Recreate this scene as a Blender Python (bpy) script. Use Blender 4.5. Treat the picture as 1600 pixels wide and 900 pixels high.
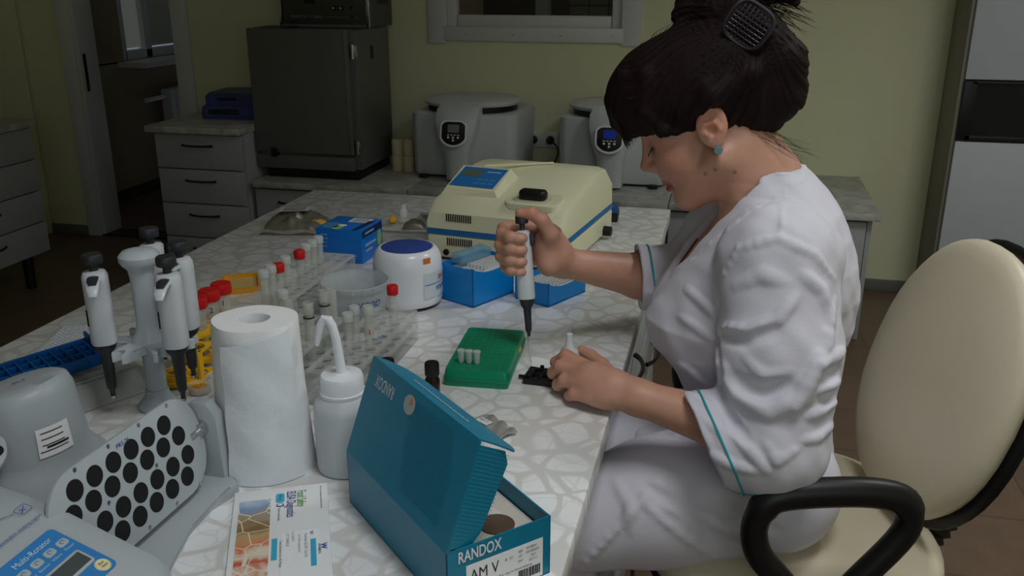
import bpy, bmesh, math, random
import numpy as np
from mathutils import Vector, Matrix, Euler, noise as mnoise
random.seed(7)
S = bpy.context.scene
for o in list(bpy.data.objects): bpy.data.objects.remove(o)
R = math.radians
COL = S.collection

# ------------------------------------------------------------------ camera, world, lights, exposure
cd = bpy.data.cameras.new('camera'); cam = bpy.data.objects.new('camera', cd); COL.objects.link(cam)
cd.sensor_width = 36; cd.lens = 1423/1600*36; cd.clip_start = .02
cam.location = (0, 0, 1.40); cam.rotation_euler = (R(90-18.9), 0, R(13.3))
S.camera = cam
S.view_settings.view_transform = 'Standard'; S.view_settings.look = 'None'
S.view_settings.gamma = 1; S.view_settings.use_curve_mapping = False
S.view_settings.exposure = -0.63
w = bpy.data.worlds.new('world'); S.world = w; w.use_nodes = True
w.node_tree.nodes['Background'].inputs[0].default_value = (.62, .72, .85, 1)
w.node_tree.nodes['Background'].inputs[1].default_value = .35

def area(name, loc, target, sx, sy, power, col, spread=None):
    l = bpy.data.lights.new(name, 'AREA'); l.shape = 'RECTANGLE'; l.size = sx; l.size_y = sy
    l.energy = power; l.color = col
    if spread: l.spread = R(spread)
    o = bpy.data.objects.new(name, l); COL.objects.link(o); o.location = loc
    o.rotation_euler = (Vector(target)-Vector(loc)).to_track_quat('-Z', 'Y').to_euler()
    return o
# daylight through the window behind the camera, on the right, and a dimmer one on the right wall
area('daylight_rear_window', (0.75, -1.42, 1.75), (0.9, 3, 1.25), 1.7, 1.3, 13, (.93, .97, 1.0))
# two ceiling panels over the near half of the room (their fixtures are built with the room)
PANELS = [(.3, .6), (1.3, 2.2)]
for px_, py_ in PANELS: area('ceiling_panel_light', (px_, py_, 2.685), (px_, py_, 0),   .55, .55, 14 if px_ < 1 else 21, (.96, .98, 1.0), 140)

# ------------------------------------------------------------------ materials
def srgb(r, g, b):
    f = lambda c: (c/255/12.92) if c/255 <= .04045 else ((c/255+.055)/1.055)**2.4
    return (f(r), f(g), f(b), 1)
MATS = {}
def mat(name, rgb, rough=.5, metal=0, spec=.5, trans=0, alpha=1, var=.06, vscale=18, bump=0, bscale=200, coat=0, sub=0, ior=1.45, emit=0):
    if name in MATS: return MATS[name]
    m = bpy.data.materials.new(name); m.use_nodes = True; nt = m.node_tree; N = nt.nodes; L = nt.links
    b = N['Principled BSDF']; c = srgb(*rgb)
    b.inputs['Base Color'].default_value = c; b.inputs['Roughness'].default_value = rough
    b.inputs['Metallic'].default_value = metal; b.inputs['Specular IOR Level'].default_value = spec
    b.inputs['Transmission Weight'].default_value = trans; b.inputs['Alpha'].default_value = alpha
    b.inputs['IOR'].default_value = ior; b.inputs['Coat Weight'].default_value = coat
    if sub: b.inputs['Subsurface Weight'].default_value = sub; b.inputs['Subsurface Radius'].default_value = (.012, .005, .003)
    if emit:
        b.inputs['Emission Color'].default_value = c; b.inputs['Emission Strength'].default_value = emit
    tc = N.new('ShaderNodeTexCoord')
    if var:
        n = N.new('ShaderNodeTexNoise'); n.inputs['Scale'].default_value = vscale; n.inputs['Detail'].default_value = 4
        L.new(tc.outputs['Object'], n.inputs['Vector'])
        mp = N.new('ShaderNodeMapRange'); mp.inputs[3].default_value = 1-var; mp.inputs[4].default_value = 1+var
        L.new(n.outputs['Fac'], mp.inputs[0])
        mx = N.new('ShaderNodeMix'); mx.data_type = 'RGBA'; mx.blend_type = 'MULTIPLY'; mx.inputs[0].default_value = 1
        mx.inputs[6].default_value = c; L.new(mp.outputs[0], mx.inputs[7]); L.new(mx.outputs[2], b.inputs['Base Color'])
    if bump:
        n2 = N.new('ShaderNodeTexNoise'); n2.inputs['Scale'].default_value = bscale; n2.inputs['Detail'].default_value = 3
        L.new(tc.outputs['Object'], n2.inputs['Vector'])
        bp = N.new('ShaderNodeBump'); bp.inputs['Strength'].default_value = bump; bp.inputs['Distance'].default_value = .002
        L.new(n2.outputs['Fac'], bp.inputs['Height']); L.new(bp.outputs[0], b.inputs['Normal'])
    MATS[name] = m; return m

def mat_pebble():
    m = bpy.data.materials.new('pebble laminate'); m.use_nodes = True; nt = m.node_tree; N = nt.nodes; L = nt.links
    b = N['Principled BSDF']; b.inputs['Roughness'].default_value = .22; b.inputs['Specular IOR Level'].default_value = .5
    tc = N.new('ShaderNodeTexCoord')
    nz = N.new('ShaderNodeTexNoise'); nz.inputs['Scale'].default_value = 9; nz.inputs['Detail'].default_value = 1
    L.new(tc.outputs['Object'], nz.inputs['Vector'])
    sub = N.new('ShaderNodeVectorMath'); sub.operation = 'SUBTRACT'; sub.inputs[1].default_value = (.5, .5, .5)
    L.new(nz.outputs['Color'], sub.inputs[0])
    sc = N.new('ShaderNodeVectorMath'); sc.operation = 'SCALE'; sc.inputs[3].default_value = .055
    L.new(sub.outputs[0], sc.inputs[0])
    ad = N.new('ShaderNodeVectorMath'); ad.operation = 'ADD'; L.new(tc.outputs['Object'], ad.inputs[0]); L.new(sc.outputs[0], ad.inputs[1])
    fl = N.new('ShaderNodeVectorMath'); fl.operation = 'MULTIPLY'; fl.inputs[1].default_value = (1, 1, 0); L.new(ad.outputs[0], fl.inputs[0])
    cols = []
    for scale, lo, hi, off in ((21, .07, .20, 0), (30, .0, .10, 3.7)):
        o2 = N.new('ShaderNodeVectorMath'); o2.operation = 'ADD'; o2.inputs[1].default_value = (off, off*.6, 0); L.new(fl.outputs[0], o2.inputs[0])
        vs_ = []
        for ft in ('F1', 'F2'):
            v = N.new('ShaderNodeTexVoronoi'); v.feature = ft; v.inputs['Scale'].default_value = scale
            v.inputs['Randomness'].default_value = .92; L.new(o2.outputs[0], v.inputs['Vector']); vs_.append(v.outputs['Distance'])
        df = N.new('ShaderNodeMath'); df.operation = 'SUBTRACT'; L.new(vs_[1], df.inputs[0]); L.new(vs_[0], df.inputs[1])
        mr = N.new('ShaderNodeMapRange'); mr.interpolation_type = 'SMOOTHSTEP'
        mr.inputs[1].default_value = lo; mr.inputs[2].default_value = hi; L.new(df.outputs[0], mr.inputs[0])
        cols.append(mr.outputs[0])
    mu = N.new('ShaderNodeMath'); mu.operation = 'MULTIPLY'; L.new(cols[0], mu.inputs[0])
    ad2 = N.new('ShaderNodeMath'); ad2.operation = 'MULTIPLY_ADD'; ad2.inputs[1].default_value = .5; ad2.inputs[2].default_value = .5
    L.new(cols[1], ad2.inputs[0]); L.new(ad2.outputs[0], mu.inputs[1])
    n3 = N.new('ShaderNodeTexNoise'); n3.inputs['Scale'].default_value = 14; L.new(tc.outputs['Object'], n3.inputs['Vector'])
    m3 = N.new('ShaderNodeMapRange'); m3.inputs[1].default_value = .35; m3.inputs[2].default_value = .7; m3.inputs[3].default_value = .6; m3.inputs[4].default_value = 1
    L.new(n3.outputs['Fac'], m3.inputs[0])
    mu2 = N.new('ShaderNodeMath'); mu2.operation = 'MULTIPLY'; L.new(mu.outputs[0], mu2.inputs[0]); L.new(m3.outputs[0], mu2.inputs[1])
    mx = N.new('ShaderNodeMix'); mx.data_type = 'RGBA'; mx.inputs[6].default_value = srgb(213, 212, 208); mx.inputs[7].default_value = srgb(240, 243, 244)
    L.new(mu2.outputs[0], mx.inputs[0]); L.new(mx.outputs[2], b.inputs['Base Color'])
    return m
def mat_marble(name, c1, c2, scale=9, rough=.35):
    m = bpy.data.materials.new(name); m.use_nodes = True; nt = m.node_tree; N = nt.nodes; L = nt.links
    b = N['Principled BSDF']; b.inputs['Roughness'].default_value = rough
    tc = N.new('ShaderNodeTexCoord'); n = N.new('ShaderNodeTexNoise'); n.inputs['Scale'].default_value = scale; n.inputs['Detail'].default_value = 8
    n.inputs['Distortion'].default_value = 1.6; n.inputs['Roughness'].default_value = .65
    L.new(tc.outputs['Object'], n.inputs['Vector'])
    r = N.new('ShaderNodeValToRGB'); r.color_ramp.elements[0].position = .38; r.color_ramp.elements[0].color = srgb(*c1)
    r.color_ramp.elements[1].position = .62; r.color_ramp.elements[1].color = srgb(*c2)
    L.new(n.outputs['Fac'], r.inputs[0]); L.new(r.outputs[0], b.inputs['Base Color'])
    return m
def mat_floor():
    m = bpy.data.materials.new('brown tile linoleum'); m.use_nodes = True; nt = m.node_tree; N = nt.nodes; L = nt.links
    b = N['Principled BSDF']; b.inputs['Roughness'].default_value = .45
    tc = N.new('ShaderNodeTexCoord'); br = N.new('ShaderNodeTexBrick'); br.inputs['Scale'].default_value = 1
    br.offset = 0; br.inputs['Brick Width'].default_value = .3; br.inputs['Row Height'].default_value = .3; br.inputs['Mortar Size'].default_value = .004
    br.inputs['Color1'].default_value = srgb(112, 92, 74); br.inputs['Color2'].default_value = srgb(104, 84, 66); br.inputs['Mortar'].default_value = srgb(94, 75, 59)
    L.new(tc.outputs['Object'], br.inputs['Vector'])
    n = N.new('ShaderNodeTexNoise'); n.inputs['Scale'].default_value = 14; n.inputs['Detail'].default_value = 6; L.new(tc.outputs['Object'], n.inputs['Vector'])
    mp = N.new('ShaderNodeMapRange'); mp.inputs[3].default_value = .75; mp.inputs[4].default_value = 1.2; L.new(n.outputs['Fac'], mp.inputs[0])
    mx = N.new('ShaderNodeMix'); mx.data_type = 'RGBA'; mx.blend_type = 'MULTIPLY'; mx.inputs[0].default_value = 1
    L.new(br.outputs['Color'], mx.inputs[6]); L.new(mp.outputs[0], mx.inputs[7]); L.new(mx.outputs[2], b.inputs['Base Color'])
    return m
PEB = mat_pebble(); MARB = mat_marble('grey marble laminate', (150, 150, 144), (186, 187, 182)); FLOOR = mat_floor()
YEL = mat('pale yellow paint', (220, 221, 184), .7, var=.03, vscale=3, bump=.15, bscale=120)
WHT = mat('white plastic', (226, 229, 232), .4, var=.02)
WHTG = mat('white gloss plastic', (232, 236, 242), .22, var=.01)
TRIM = mat('white pvc trim', (214, 216, 216), .4, var=.02)
GREY = mat('grey cabinet laminate', (158, 161, 163), .45, var=.02)
LGREY = mat('light grey laminate', (188, 194, 200), .4, var=.02)
DGREY = mat('dark grey edge', (96, 98, 97), .5)
BLK = mat('black plastic', (16, 16, 17), .42, var=.03)
BLKM = mat('matte black', (10, 10, 11), .75)
HANDLE = mat('dark metal handle', (38, 38, 40), .35, metal=.6)
INCUB = mat('grey hammered enamel', (94, 95, 90), .38, var=.04, bump=.1, bscale=300)
CHROME = mat('chrome', (200, 202, 205), .18, metal=1, var=0)
CREAM = mat('cream plastic', (224, 222, 188), .38, var=.015)
BLUE = mat('blue plastic', (8, 130, 206), .35, var=.03)
STRIPE = mat('blue stripe', (24, 106, 168), .4)
NAVY = mat('navy plastic', (62, 74, 130), .4)
CLEAR = mat('clear plastic', (236, 240, 236), .12, alpha=.32, var=0)
FROST = mat('frosted plastic', (222, 228, 226), .35, alpha=.6, var=.03)
TUBE = mat('tube plastic', (232, 236, 226), .15, alpha=.28, var=0)
GLASS = mat('thin glass', (235, 240, 240), .04, alpha=.22, var=0, spec=.8)
RED = mat('red cap plastic', (206, 22, 24), .4)
RUBB = mat('black rubber', (12, 12, 13), .6)
PAPER = mat('white paper', (236, 238, 238), .8, var=.02)
INK = mat('black ink', (24, 24, 26), .7)
INKB = mat('blue ink', (40, 84, 160), .7)
RGREY = mat('grey rotator plastic', (176, 184, 188), .4, var=.02)
LCD = mat('lcd', (92, 104, 92), .2)

# ------------------------------------------------------------------ mesh helpers
def V(*a): return Vector(a)
def xform(vs, M):
    for v in vs: v.co = M @ v.co
def TR(loc=(0, 0, 0), rot=(0, 0, 0)): return Matrix.Translation(loc) @ Euler(rot).to_matrix().to_4x4()
def add_box(bm, c, s, bev=0, seg=2, M=None):
    r = bmesh.ops.create_cube(bm, size=1); vs = r['verts']
    for v in vs: v.co = Vector((v.co.x*s[0]+c[0], v.co.y*s[1]+c[1], v.co.z*s[2]+c[2]))
    if bev:
        es = list({e for v in vs for e in v.link_edges})
        rr = bmesh.ops.bevel(bm, geom=es, offset=bev, segments=seg, profile=.5, affect='EDGES')
        vs = list({v for f in rr['faces'] for v in f.verts} | {v for v in vs if v.is_valid})
    if M: xform(vs, M)
    return vs
def add_loft(bm, rings, cap=True, closed=True):
    R_ = [[bm.verts.new(p) for p in r] for r in rings]; n = len(rings[0])
    for a, b in zip(R_, R_[1:]):
        for i in range(n if closed else n-1):
            j = (i+1) % n
            try: bm.faces.new((a[i], a[j], b[j], b[i]))
            except ValueError: pass
    if cap:
        bm.faces.new(R_[0][::-1]); bm.faces.new(R_[-1])
    return [v for r in R_ for v in r]
def add_lathe(bm, prof, seg=32, c=(0, 0, 0), M=None, sx=1, sy=1):
    rings = []
    for r, z in prof:
        r = max(r, 1e-5)
        rings.append([Vector((c[0]+r*sx*math.cos(2*math.pi*i/seg), c[1]+r*sy*math.sin(2*math.pi*i/seg), c[2]+z)) for i in range(seg)])
    vs = add_loft(bm, rings)
    if M: xform(vs, M)
    return vs
def add_cyl(bm, c, r, h, seg=24, r2=None, M=None):
    return add_lathe(bm, [(r, 0), (r if r2 is None else r2, h)], seg, c, M)
def add_tube(bm, pts, r, seg=10, closed=False, flat=None):
    pts = [Vector(p) for p in pts]; n = len(pts); rings = []
    rad = r if isinstance(r, (list, tuple)) else [r]*n
    prevn = None
    for i, p in enumerate(pts):
        a = pts[(i-1) % n] if (closed or i > 0) else p; b = pts[(i+1) % n] if (closed or i < n-1) else p
        t = (b-a).normalized()
        if prevn is None:
            nn = t.orthogonal().normalized() if flat is None else (Vector(flat[2])-t*Vector(flat[2]).dot(t)).normalized()
        else:
            nn = (prevn - t*prevn.dot(t)).normalized()
        prevn = nn; bn = t.cross(nn)
        fx, fy = (1, 1) if flat is None else (flat[0], flat[1])
        rings.append([p+nn*math.cos(2*math.pi*k/seg)*rad[i]*fx+bn*math.sin(2*math.pi*k/seg)*rad[i]*fy for k in range(seg)])
    if closed: rings.append(rings[0]); 
    vs = add_loft(bm, rings, cap=not closed)
    if closed: bmesh.ops.remove_doubles(bm, verts=vs, dist=1e-6)
    return vs
def add_prism(bm, poly, z0, z1, bev=0, M=None):
    a = [bm.verts.new((p[0], p[1], z0)) for p in poly]; b = [bm.verts.new((p[0], p[1], z1)) for p in poly]
    n = len(poly); bm.faces.new(a[::-1]); top = bm.faces.new(b)
    for i in range(n): bm.faces.new((a[i], a[(i+1) % n], b[(i+1) % n], b[i]))
    vs = a+b
    if bev:
        es = list(top.edges); rr = bmesh.ops.bevel(bm, geom=es, offset=bev, segments=2, profile=.5, affect='EDGES')
        vs = list({v for f in rr['faces'] for v in f.verts} | {v for v in vs if v.is_valid})
    if M: xform(vs, M)
    return vs
def rrect(w, h, r, n=5, cx=0, cy=0):
    out = []
    for sx, sy, a0 in ((1, 1, 0), (-1, 1, 90), (-1, -1, 180), (1, -1, 270)):
        for k in range(n+1):
            a = R(a0+90*k/n); out.append((cx+sx*(w/2-r)+r*math.cos(a), cy+sy*(h/2-r)+r*math.sin(a)))
    return out
def to_mesh(bm, smooth=40):
    bmesh.ops.recalc_face_normals(bm, faces=bm.faces)
    me = bpy.data.meshes.new('m'); bm.to_mesh(me); bm.free()
    if smooth:
        me.shade_smooth(); me.set_sharp_from_angle(angle=R(smooth))
    return me
def obj(name, geo, material, parent=None, loc=(0, 0, 0), rot=(0, 0, 0), smooth=40):
    me = to_mesh(geo, smooth) if isinstance(geo, bmesh.types.BMesh) else geo
    me.name = name
    if material and not me.materials: me.materials.append(material)
    o = bpy.data.objects.new(name, me); COL.objects.link(o); o.location = loc; o.rotation_euler = rot
    if parent: o.parent = parent
    return o
def tag(o, label, cat, group=None):
    o['label'] = label; o['category'] = cat
    if group: o['group'] = group
    return o
def thing(name, label, cat, loc=(0, 0, 0), rz=0, group=None, rot=None):
    o = bpy.data.objects.new(name, None); COL.objects.link(o); o.location = loc; o.rotation_euler = rot or (0, 0, rz)
    o.empty_display_size = .05
    return tag(o, label, cat, group)
def struct(name, geo, m, **k):
    o = obj(name, geo, m, **k); o['kind'] = 'structure'; return o
def B(): return bmesh.new()
def boxo(name, c, s, m, parent=None, bev=0, **k):
    bm = B(); add_box(bm, c, s, bev); return obj(name, bm, m, parent, **k)
def copy_tree(o, parent=None):
    c = o.copy(); COL.objects.link(c); c.parent = parent
    for ch in o.children: copy_tree(ch, c)
    return c
FONTCACHE = {}
def text(body, size, M, m, parent, name='lettering', width=None, bold=False, align='CENTER', shear=0):
    """flat print: text in the local XY plane, mapped by matrix M"""
    c = bpy.data.curves.new('t', 'FONT'); c.body = body; c.size = size; c.align_x = align; c.align_y = 'CENTER'; c.shear = shear
    c.resolution_u = 3
    if bold: c.offset = size*.018
    t = bpy.data.objects.new('t', c); me = bpy.data.meshes.new_from_object(t)
    bpy.data.objects.remove(t); bpy.data.curves.remove(c)
    if width:
        xs = [v.co.x for v in me.vertices]
        if xs:
            k = width/(max(xs)-min(xs))
            for v in me.vertices: v.co.x *= k
    me.transform(M); o = obj(name, me, m, parent); return o
def frame(o, x, y):
    """4x4 whose X and Y axes are given directions, origin o"""
    x = Vector(x).normalized(); y = Vector(y); y = (y-x*y.dot(x)).normalized(); z = x.cross(y)
    M = Matrix((x, y, z)).transposed().to_4x4(); M.translation = Vector(o); return M
def decal(name, poly, M, m, parent, th=.0004):
    bm = B(); add_prism(bm, poly, 0, th); xform(bm.verts, M); return obj(name, bm, m, parent, smooth=0)
def quadpoly(w, h, cx=0, cy=0): return [(cx-w/2, cy-h/2), (cx+w/2, cy-h/2), (cx+w/2, cy+h/2), (cx-w/2, cy+h/2)]

# ------------------------------------------------------------------ the room
XL, XR, YB, YF, ZC = -3.75, 2.0, 4.35, -1.5, 2.75
bm = B(); add_box(bm, ((XL+XR)/2, 2.2, -.05), (XR-XL+.4, 7.8, .1)); struct('floor', bm, FLOOR, smooth=0)
bm = B(); add_box(bm, ((XL+XR)/2, 2.2, ZC+.05), (XR-XL+.4, 7.8, .1)); struct('ceiling', bm, mat('ceiling white', (215, 214, 205), .8), smooth=0)
# back wall with a door opening and a window opening
DX0, DX1, DZ = -3.43, -2.81, 2.05
WX0, WX1, WZ0, WZ1 = -1.36, -.50, 1.165, 1.95
bm = B(); t = .14
def wallseg(x0, x1, z0, z1): add_box(bm, ((x0+x1)/2, YB+t/2, (z0+z1)/2), (x1-x0, t, z1-z0))
wallseg(XL-.1, DX0, 0, ZC); wallseg(DX0, DX1, DZ, ZC); wallseg(DX1, WX0, 0, ZC)
wallseg(WX0, WX1, 0, WZ0); wallseg(WX0, WX1, WZ1, ZC); wallseg(WX1, XR, 0, ZC)
struct('wall_back', bm, YEL, smooth=0)
bm = B(); add_box(bm, (XL-.05, 1.42, ZC/2), (.1, 5.84, ZC)); struct('wall_left', bm, YEL, smooth=0)
# right wall with the window that lights the room, and the wall behind the camera likewise
bm = B()
def seg2(y0, y1, z0, z1): add_box(bm, (XR+.06, (y0+y1)/2, (z0+z1)/2), (.12, y1-y0, z1-z0))
seg2(YF, YB+.1, 0, ZC)
struct('wall_right', bm, YEL, smooth=0)
bm = B()
def seg3(x0, x1, z0, z1): add_box(bm, ((x0+x1)/2, YF-.06, (z0+z1)/2), (x1-x0, .12, z1-z0))
seg3(XL-.1, -.2, 0, ZC); seg3(-.2, 1.7, 0, 1.05); seg3(-.2, 1.7, 2.45, ZC); seg3(1.7, XR+.1, 0, ZC)
struct('wall_front', bm, YEL, smooth=0)
for k_, (px_, py_) in enumerate(PANELS):
    t_ = thing('ceiling_lamp', ('square ceiling lamp above the camera' if k_ == 0 else 'square ceiling lamp above the chair'), 'lamp', (px_, py_, ZC))
    boxo('housing', (0, 0, -.03), (.62, .62, .055), TRIM, t_, .004)
# baseboards
BASE = mat('grey baseboard', (108, 108, 102), .5)
bm = B(); add_box(bm, ((XL+DX0-.08)/2, YB-.008, .027), (DX0-.08-XL, .016, .055), .004); struct('baseboard_left', bm, BASE)
bm = B(); add_box(bm, (.75, YB-.008, .027), (.32, .016, .055), .004); struct('baseboard_right', bm, BASE)
# door surround
dt = bpy.data.objects.new('door_1', None); COL.objects.link(dt); dt['kind'] = 'structure'; dt.location = ((DX0+DX1)/2, YB, 0)
for nm, c, s in (('architrave', (DX0-.038, YB-.008, DZ/2), (.08, .018, DZ)), ('architrave', (DX1+.038, YB-.008, DZ/2), (.08, .018, DZ)),
                 ('architrave', ((DX0+DX1)/2, YB-.008, DZ+.04), (DX1-DX0+.156, .018, .08)),
                 ('jamb', (DX0+.012, YB+.07, DZ/2), (.024, .15, DZ)), ('jamb', (DX1-.012, YB+.07, DZ/2), (.024, .15, DZ))):
    boxo(nm, Vector(c)-dt.location, s, TRIM, dt, .003)
boxo('threshold', Vector(((DX0+DX1)/2, YB+.06, .006))-dt.location, (DX1-DX0, .13, .012), mat('threshold metal', (60, 56, 50), .4, metal=.5), dt, .003)
boxo('strike_plate', Vector((DX0+.026, YB+.03, .905))-dt.location, (.006, .02, .20), BLK, dt, .001)
boxo('hinge', Vector((DX1-.027, YB+.03, 1.0))-dt.location, (.012, .02, .05), CHROME, dt, .002)
# the room beyond the door: its left wall carries a window, sill and radiator
D2 = mat('beige paint of next room', (150, 138, 112), .8)
XW = -3.84
bm = B()
add_box(bm, (XW-.05, 5.9, .44), (.1, 2.8, .88)); add_box(bm, (XW-.05, 5.9, 2.4), (.1, 2.8, .7)); add_box(bm, (XW-.05, 4.91, 1.46), (.1, .82, 1.18)); add_box(bm, (XW-.05, 6.9, 1.46), (.1, .8, 1.18))
struct('wall_corridor', bm, D2, smooth=0)
bm = B(); add_box(bm, (-2.7, 7.3, ZC/2), (2.5, .1, ZC)); struct('wall_far', bm, D2, smooth=0)
bm = B(); add_box(bm, (-1.62, 5.9, ZC/2), (.1, 2.8, ZC)); struct('wall_corridor_right', bm, D2, smooth=0)
bm = B(); add_box(bm, (XW+.01, 5.9, .035), (.02, 2.8, .07)); struct('baseboard_corridor', bm, mat('dark baseboard', (52, 44, 36), .6))
w2 = bpy.data.objects.new('window_2', None); COL.objects.link(w2); w2['kind'] = 'structure'; w2.location = (XW-.04, 5.32, .88)
for c, s in (((0, .03, .59), (.06, .06, 1.18)), ((0, .30, .59), (.06, .07, 1.18)), ((0, 1.15, .59), (.06, .06, 1.18)), ((0, .59, .03), (.06, 1.1, .06))):
    boxo('window_frame', c, s, TRIM, w2, .005)
boxo('pane', (-.01, .17, .62), (.006, .24, 1.1), mat('frosted pane', (226, 230, 224), .5, emit=.07), w2)
boxo('pane', (-.01, .73, .62), (.006, .82, 1.1), mat('dull pane', (150, 154, 146), .15, emit=.03), w2)
boxo('window_sill', (.12, .58, -.02), (.24, 1.3, .035), TRIM, w2, .006)
rd = thing('radiator', 'white ribbed radiator below the window in the next room', 'radiator', (XW+.07, 5.95, .20))
for k in range(9): boxo('rib', (0, -.30+k*.075, .24), (.08, .06, .46), TRIM, rd, .015)
for y_ in (-.25, .25): boxo('foot', (0, y_, -.09), (.05, .04, .22), TRIM, rd)
bm = B(); add_tube(bm, [(0, -.55, .42), (0, -.3, .42)], .016); obj('pipe', bm, TRIM, rd)
# wall window
w1 = bpy.data.objects.new('window_1', None); COL.objects.link(w1); w1['kind'] = 'structure'; w1.location = ((WX0+WX1)/2, YB, WZ0)
ww = WX1-WX0; hh = WZ1-WZ0
for c, s, bv in (((-ww/2-.035, -.006, hh/2), (.09, .014, hh+.14), .003), ((ww/2+.035, -.006, hh/2), (.09, .014, hh+.14), .003), ((0, -.008, -.025), (ww, .016, .065), .003)):
    boxo('casing', c, s, TRIM, w1, bv)
for c, s in (((-ww/2+.03, .04, hh/2), (.055, .06, hh)), ((ww/2-.03, .04, hh/2), (.055, .06, hh)), ((0, .04, .03), (ww-.12, .06, .06)), ((0, .04, hh-.03), (ww-.12, .06, .06))):
    boxo('sash', c, s, TRIM, w1, .006)
boxo('pane', (0, .05, hh/2), (ww-.11, .006, hh-.1), mat('dark window glass', (40, 42, 40), .06, alpha=.35, var=0), w1)
for x in (-ww/2-.055, -.32, -.09, .14, .38): 
    bm = B(); add_cyl(bm, (x, -.018, -.028 if abs(x) < ww/2 else .02), .005, .003, 10, M=None); obj('screw', bm, CHROME, w1)
area('next_room_added_light', (-.9, 5.3, 2.62), (-.9, 5.3, 0), .4, .4, 5, (1, .95, .88))  # invented light without a fixture, added to brighten the room beyond the window
# what shows through it: a dim room with a tiled pier and a white post
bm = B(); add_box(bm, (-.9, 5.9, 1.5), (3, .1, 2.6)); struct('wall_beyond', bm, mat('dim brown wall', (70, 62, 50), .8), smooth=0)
bp = thing('tiled_pier', 'grey tiled pier seen through the wall window', 'pier', (-.66, 5.0, 0))
boxo('core', (0, .06, 1.0), (.42, .1, 2.0), DGREY, bp)
TILE = mat('grey wall tile', (150, 146, 138), .35)
for r_ in range(5):
    for c_ in range(4): boxo('tile', (-.155+c_*.104, .005, 1.02+r_*.155), (.100, .012, .150), TILE, bp, .002)
boxo('partition_post', (-1.0, 4.95, 1.0), (.07, .07, 2.0), TRIM)
tag(bpy.data.objects['partition_post'], 'white upright post seen through the wall window', 'post')
# ------------------------------------------------------------------ furniture
def bow_handle(parent, c, L, axis='x', out=(0, -1, 0), name='handle'):
    """arched pull: runs along axis, stands off in direction out"""
    bm = B(); o = Vector(out); a = Vector((1, 0, 0)) if axis == 'x' else Vector((0, 1, 0))
    pts = [Vector(c)+a*(L*(k/8-.5))+o*(.004+.022*math.sin(math.pi*k/8)**.6) for k in range(9)]
    add_tube(bm, pts, [.006, .005, .0045, .0045, .0045, .0045, .0045, .005, .006], 8)
    return obj(name, bm, HANDLE, parent)
def drawer_unit(t, x0, x1, yf, yb, z0, z1, n, facing='y', hl=.15):
    """body plus n drawer fronts; facing -Y"""
    boxo('body', ((x0+x1)/2, (yf+yb)/2+.012, (z0+z1)/2), (x1-x0, yb-yf-.024, z1-z0), GREY, t, .002)
    hgt = (z1-z0-.004)/n
    for k in range(n):
        zc = z1-.004-hgt*(k+.5)
        d = boxo('drawer', ((x0+x1)/2, yf+.003, zc), (x1-x0-.004, .018, hgt-.006), GREY, t, .0015)
        bow_handle(d, ((x0+x1)/2, yf-.006, zc+hgt*.18), hl)
# four-drawer unit by the door
t = thing('drawer_cabinet', 'grey four-drawer cabinet with marble top beside the doorway, blue device on it', 'cabinet', (-2.29, 3.95, 0))
t.location = (0, 0, 0)
drawer_unit(t, -2.505, -2.075, 3.615, 4.33, .10, .742, 4)
boxo('plinth', (-2.285, 3.97, .05), (.42, .66, .1), DGREY, t)
boxo('worktop', (-2.2965, 3.955, .757), (.463, .76, .03), MARB, t, .005)
# cabinet on the left wall
t = thing('drawer_cabinet', 'grey four-drawer cabinet on legs against left wall, cut by photo edge', 'cabinet')
X = -3.10
boxo('body', (X-.31, 3.155, .455), (.59, .79, .585), GREY, t, .002)
for k in range(4):
    zc = .165+.146*(3.5-k)
    d = boxo('drawer', (X-.007, 3.155, zc), (.018, .786, .140), GREY, t, .0015)
    bow_handle(d, (X+.003, 3.20, zc+.02), .16, 'y', (1, 0, 0))
for yy in (2.82, 3.46):
    for xx in (X-.06, X-.55):
        bm = B(); add_cyl(bm, (xx, yy, 0), .022, .165, 16, .026); obj('leg', bm, BLK, t)
boxo('worktop', (X-.30, 3.155, .766), (.64, .83, .032), MARB, t, .005)
# low counter along the back wall
def counter_unit(label, x0, x1, extra=None):
    t = thing('low_cabinet', label, 'cabinet')
    boxo('body', ((x0+x1)/2, 4.0, .27), (x1-x0, .66, .47), GREY, t, .002)
    n = max(1, round((x1-x0)/.45)); wd = (x1-x0)/n
    for k in range(n):
        d = boxo('door', (x0+wd*(k+.5), 3.66, .27), (wd-.005, .018, .45), GREY, t, .0015)
        bow_handle(d, (x0+wd*(k+.5), 3.651, .44), .13)
    boxo('plinth', ((x0+x1)/2, 4.03, .02), (x1-x0-.02, .58, .04), DGREY, t)
    return t
counter_unit('low grey cabinet under the marble counter, below the dark incubator', -2.055, -1.325)
counter_unit('low grey cabinet under the marble counter, below the left centrifuge', -1.32, -.215)
t3 = counter_unit('low grey cabinet under the marble counter, behind the seated woman', -.21, .555)
boxo('side_panel', (.565, 4.0, .255), (.018, .68, .505), GREY, t3, .001)
for lb, x0, x1 in (('grey marble counter slab under the dark incubator', -2.048, -1.322), ('grey marble counter slab under the left centrifuge', -1.319, -.212), ('grey marble counter slab reaching right end behind the seated woman', -.209, .60)):
    o = boxo('counter_slab', ((x0+x1)/2, 3.985, .521), (x1-x0, .725, .028), MARB, None, .004); tag(o, lb, 'worktop')
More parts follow.
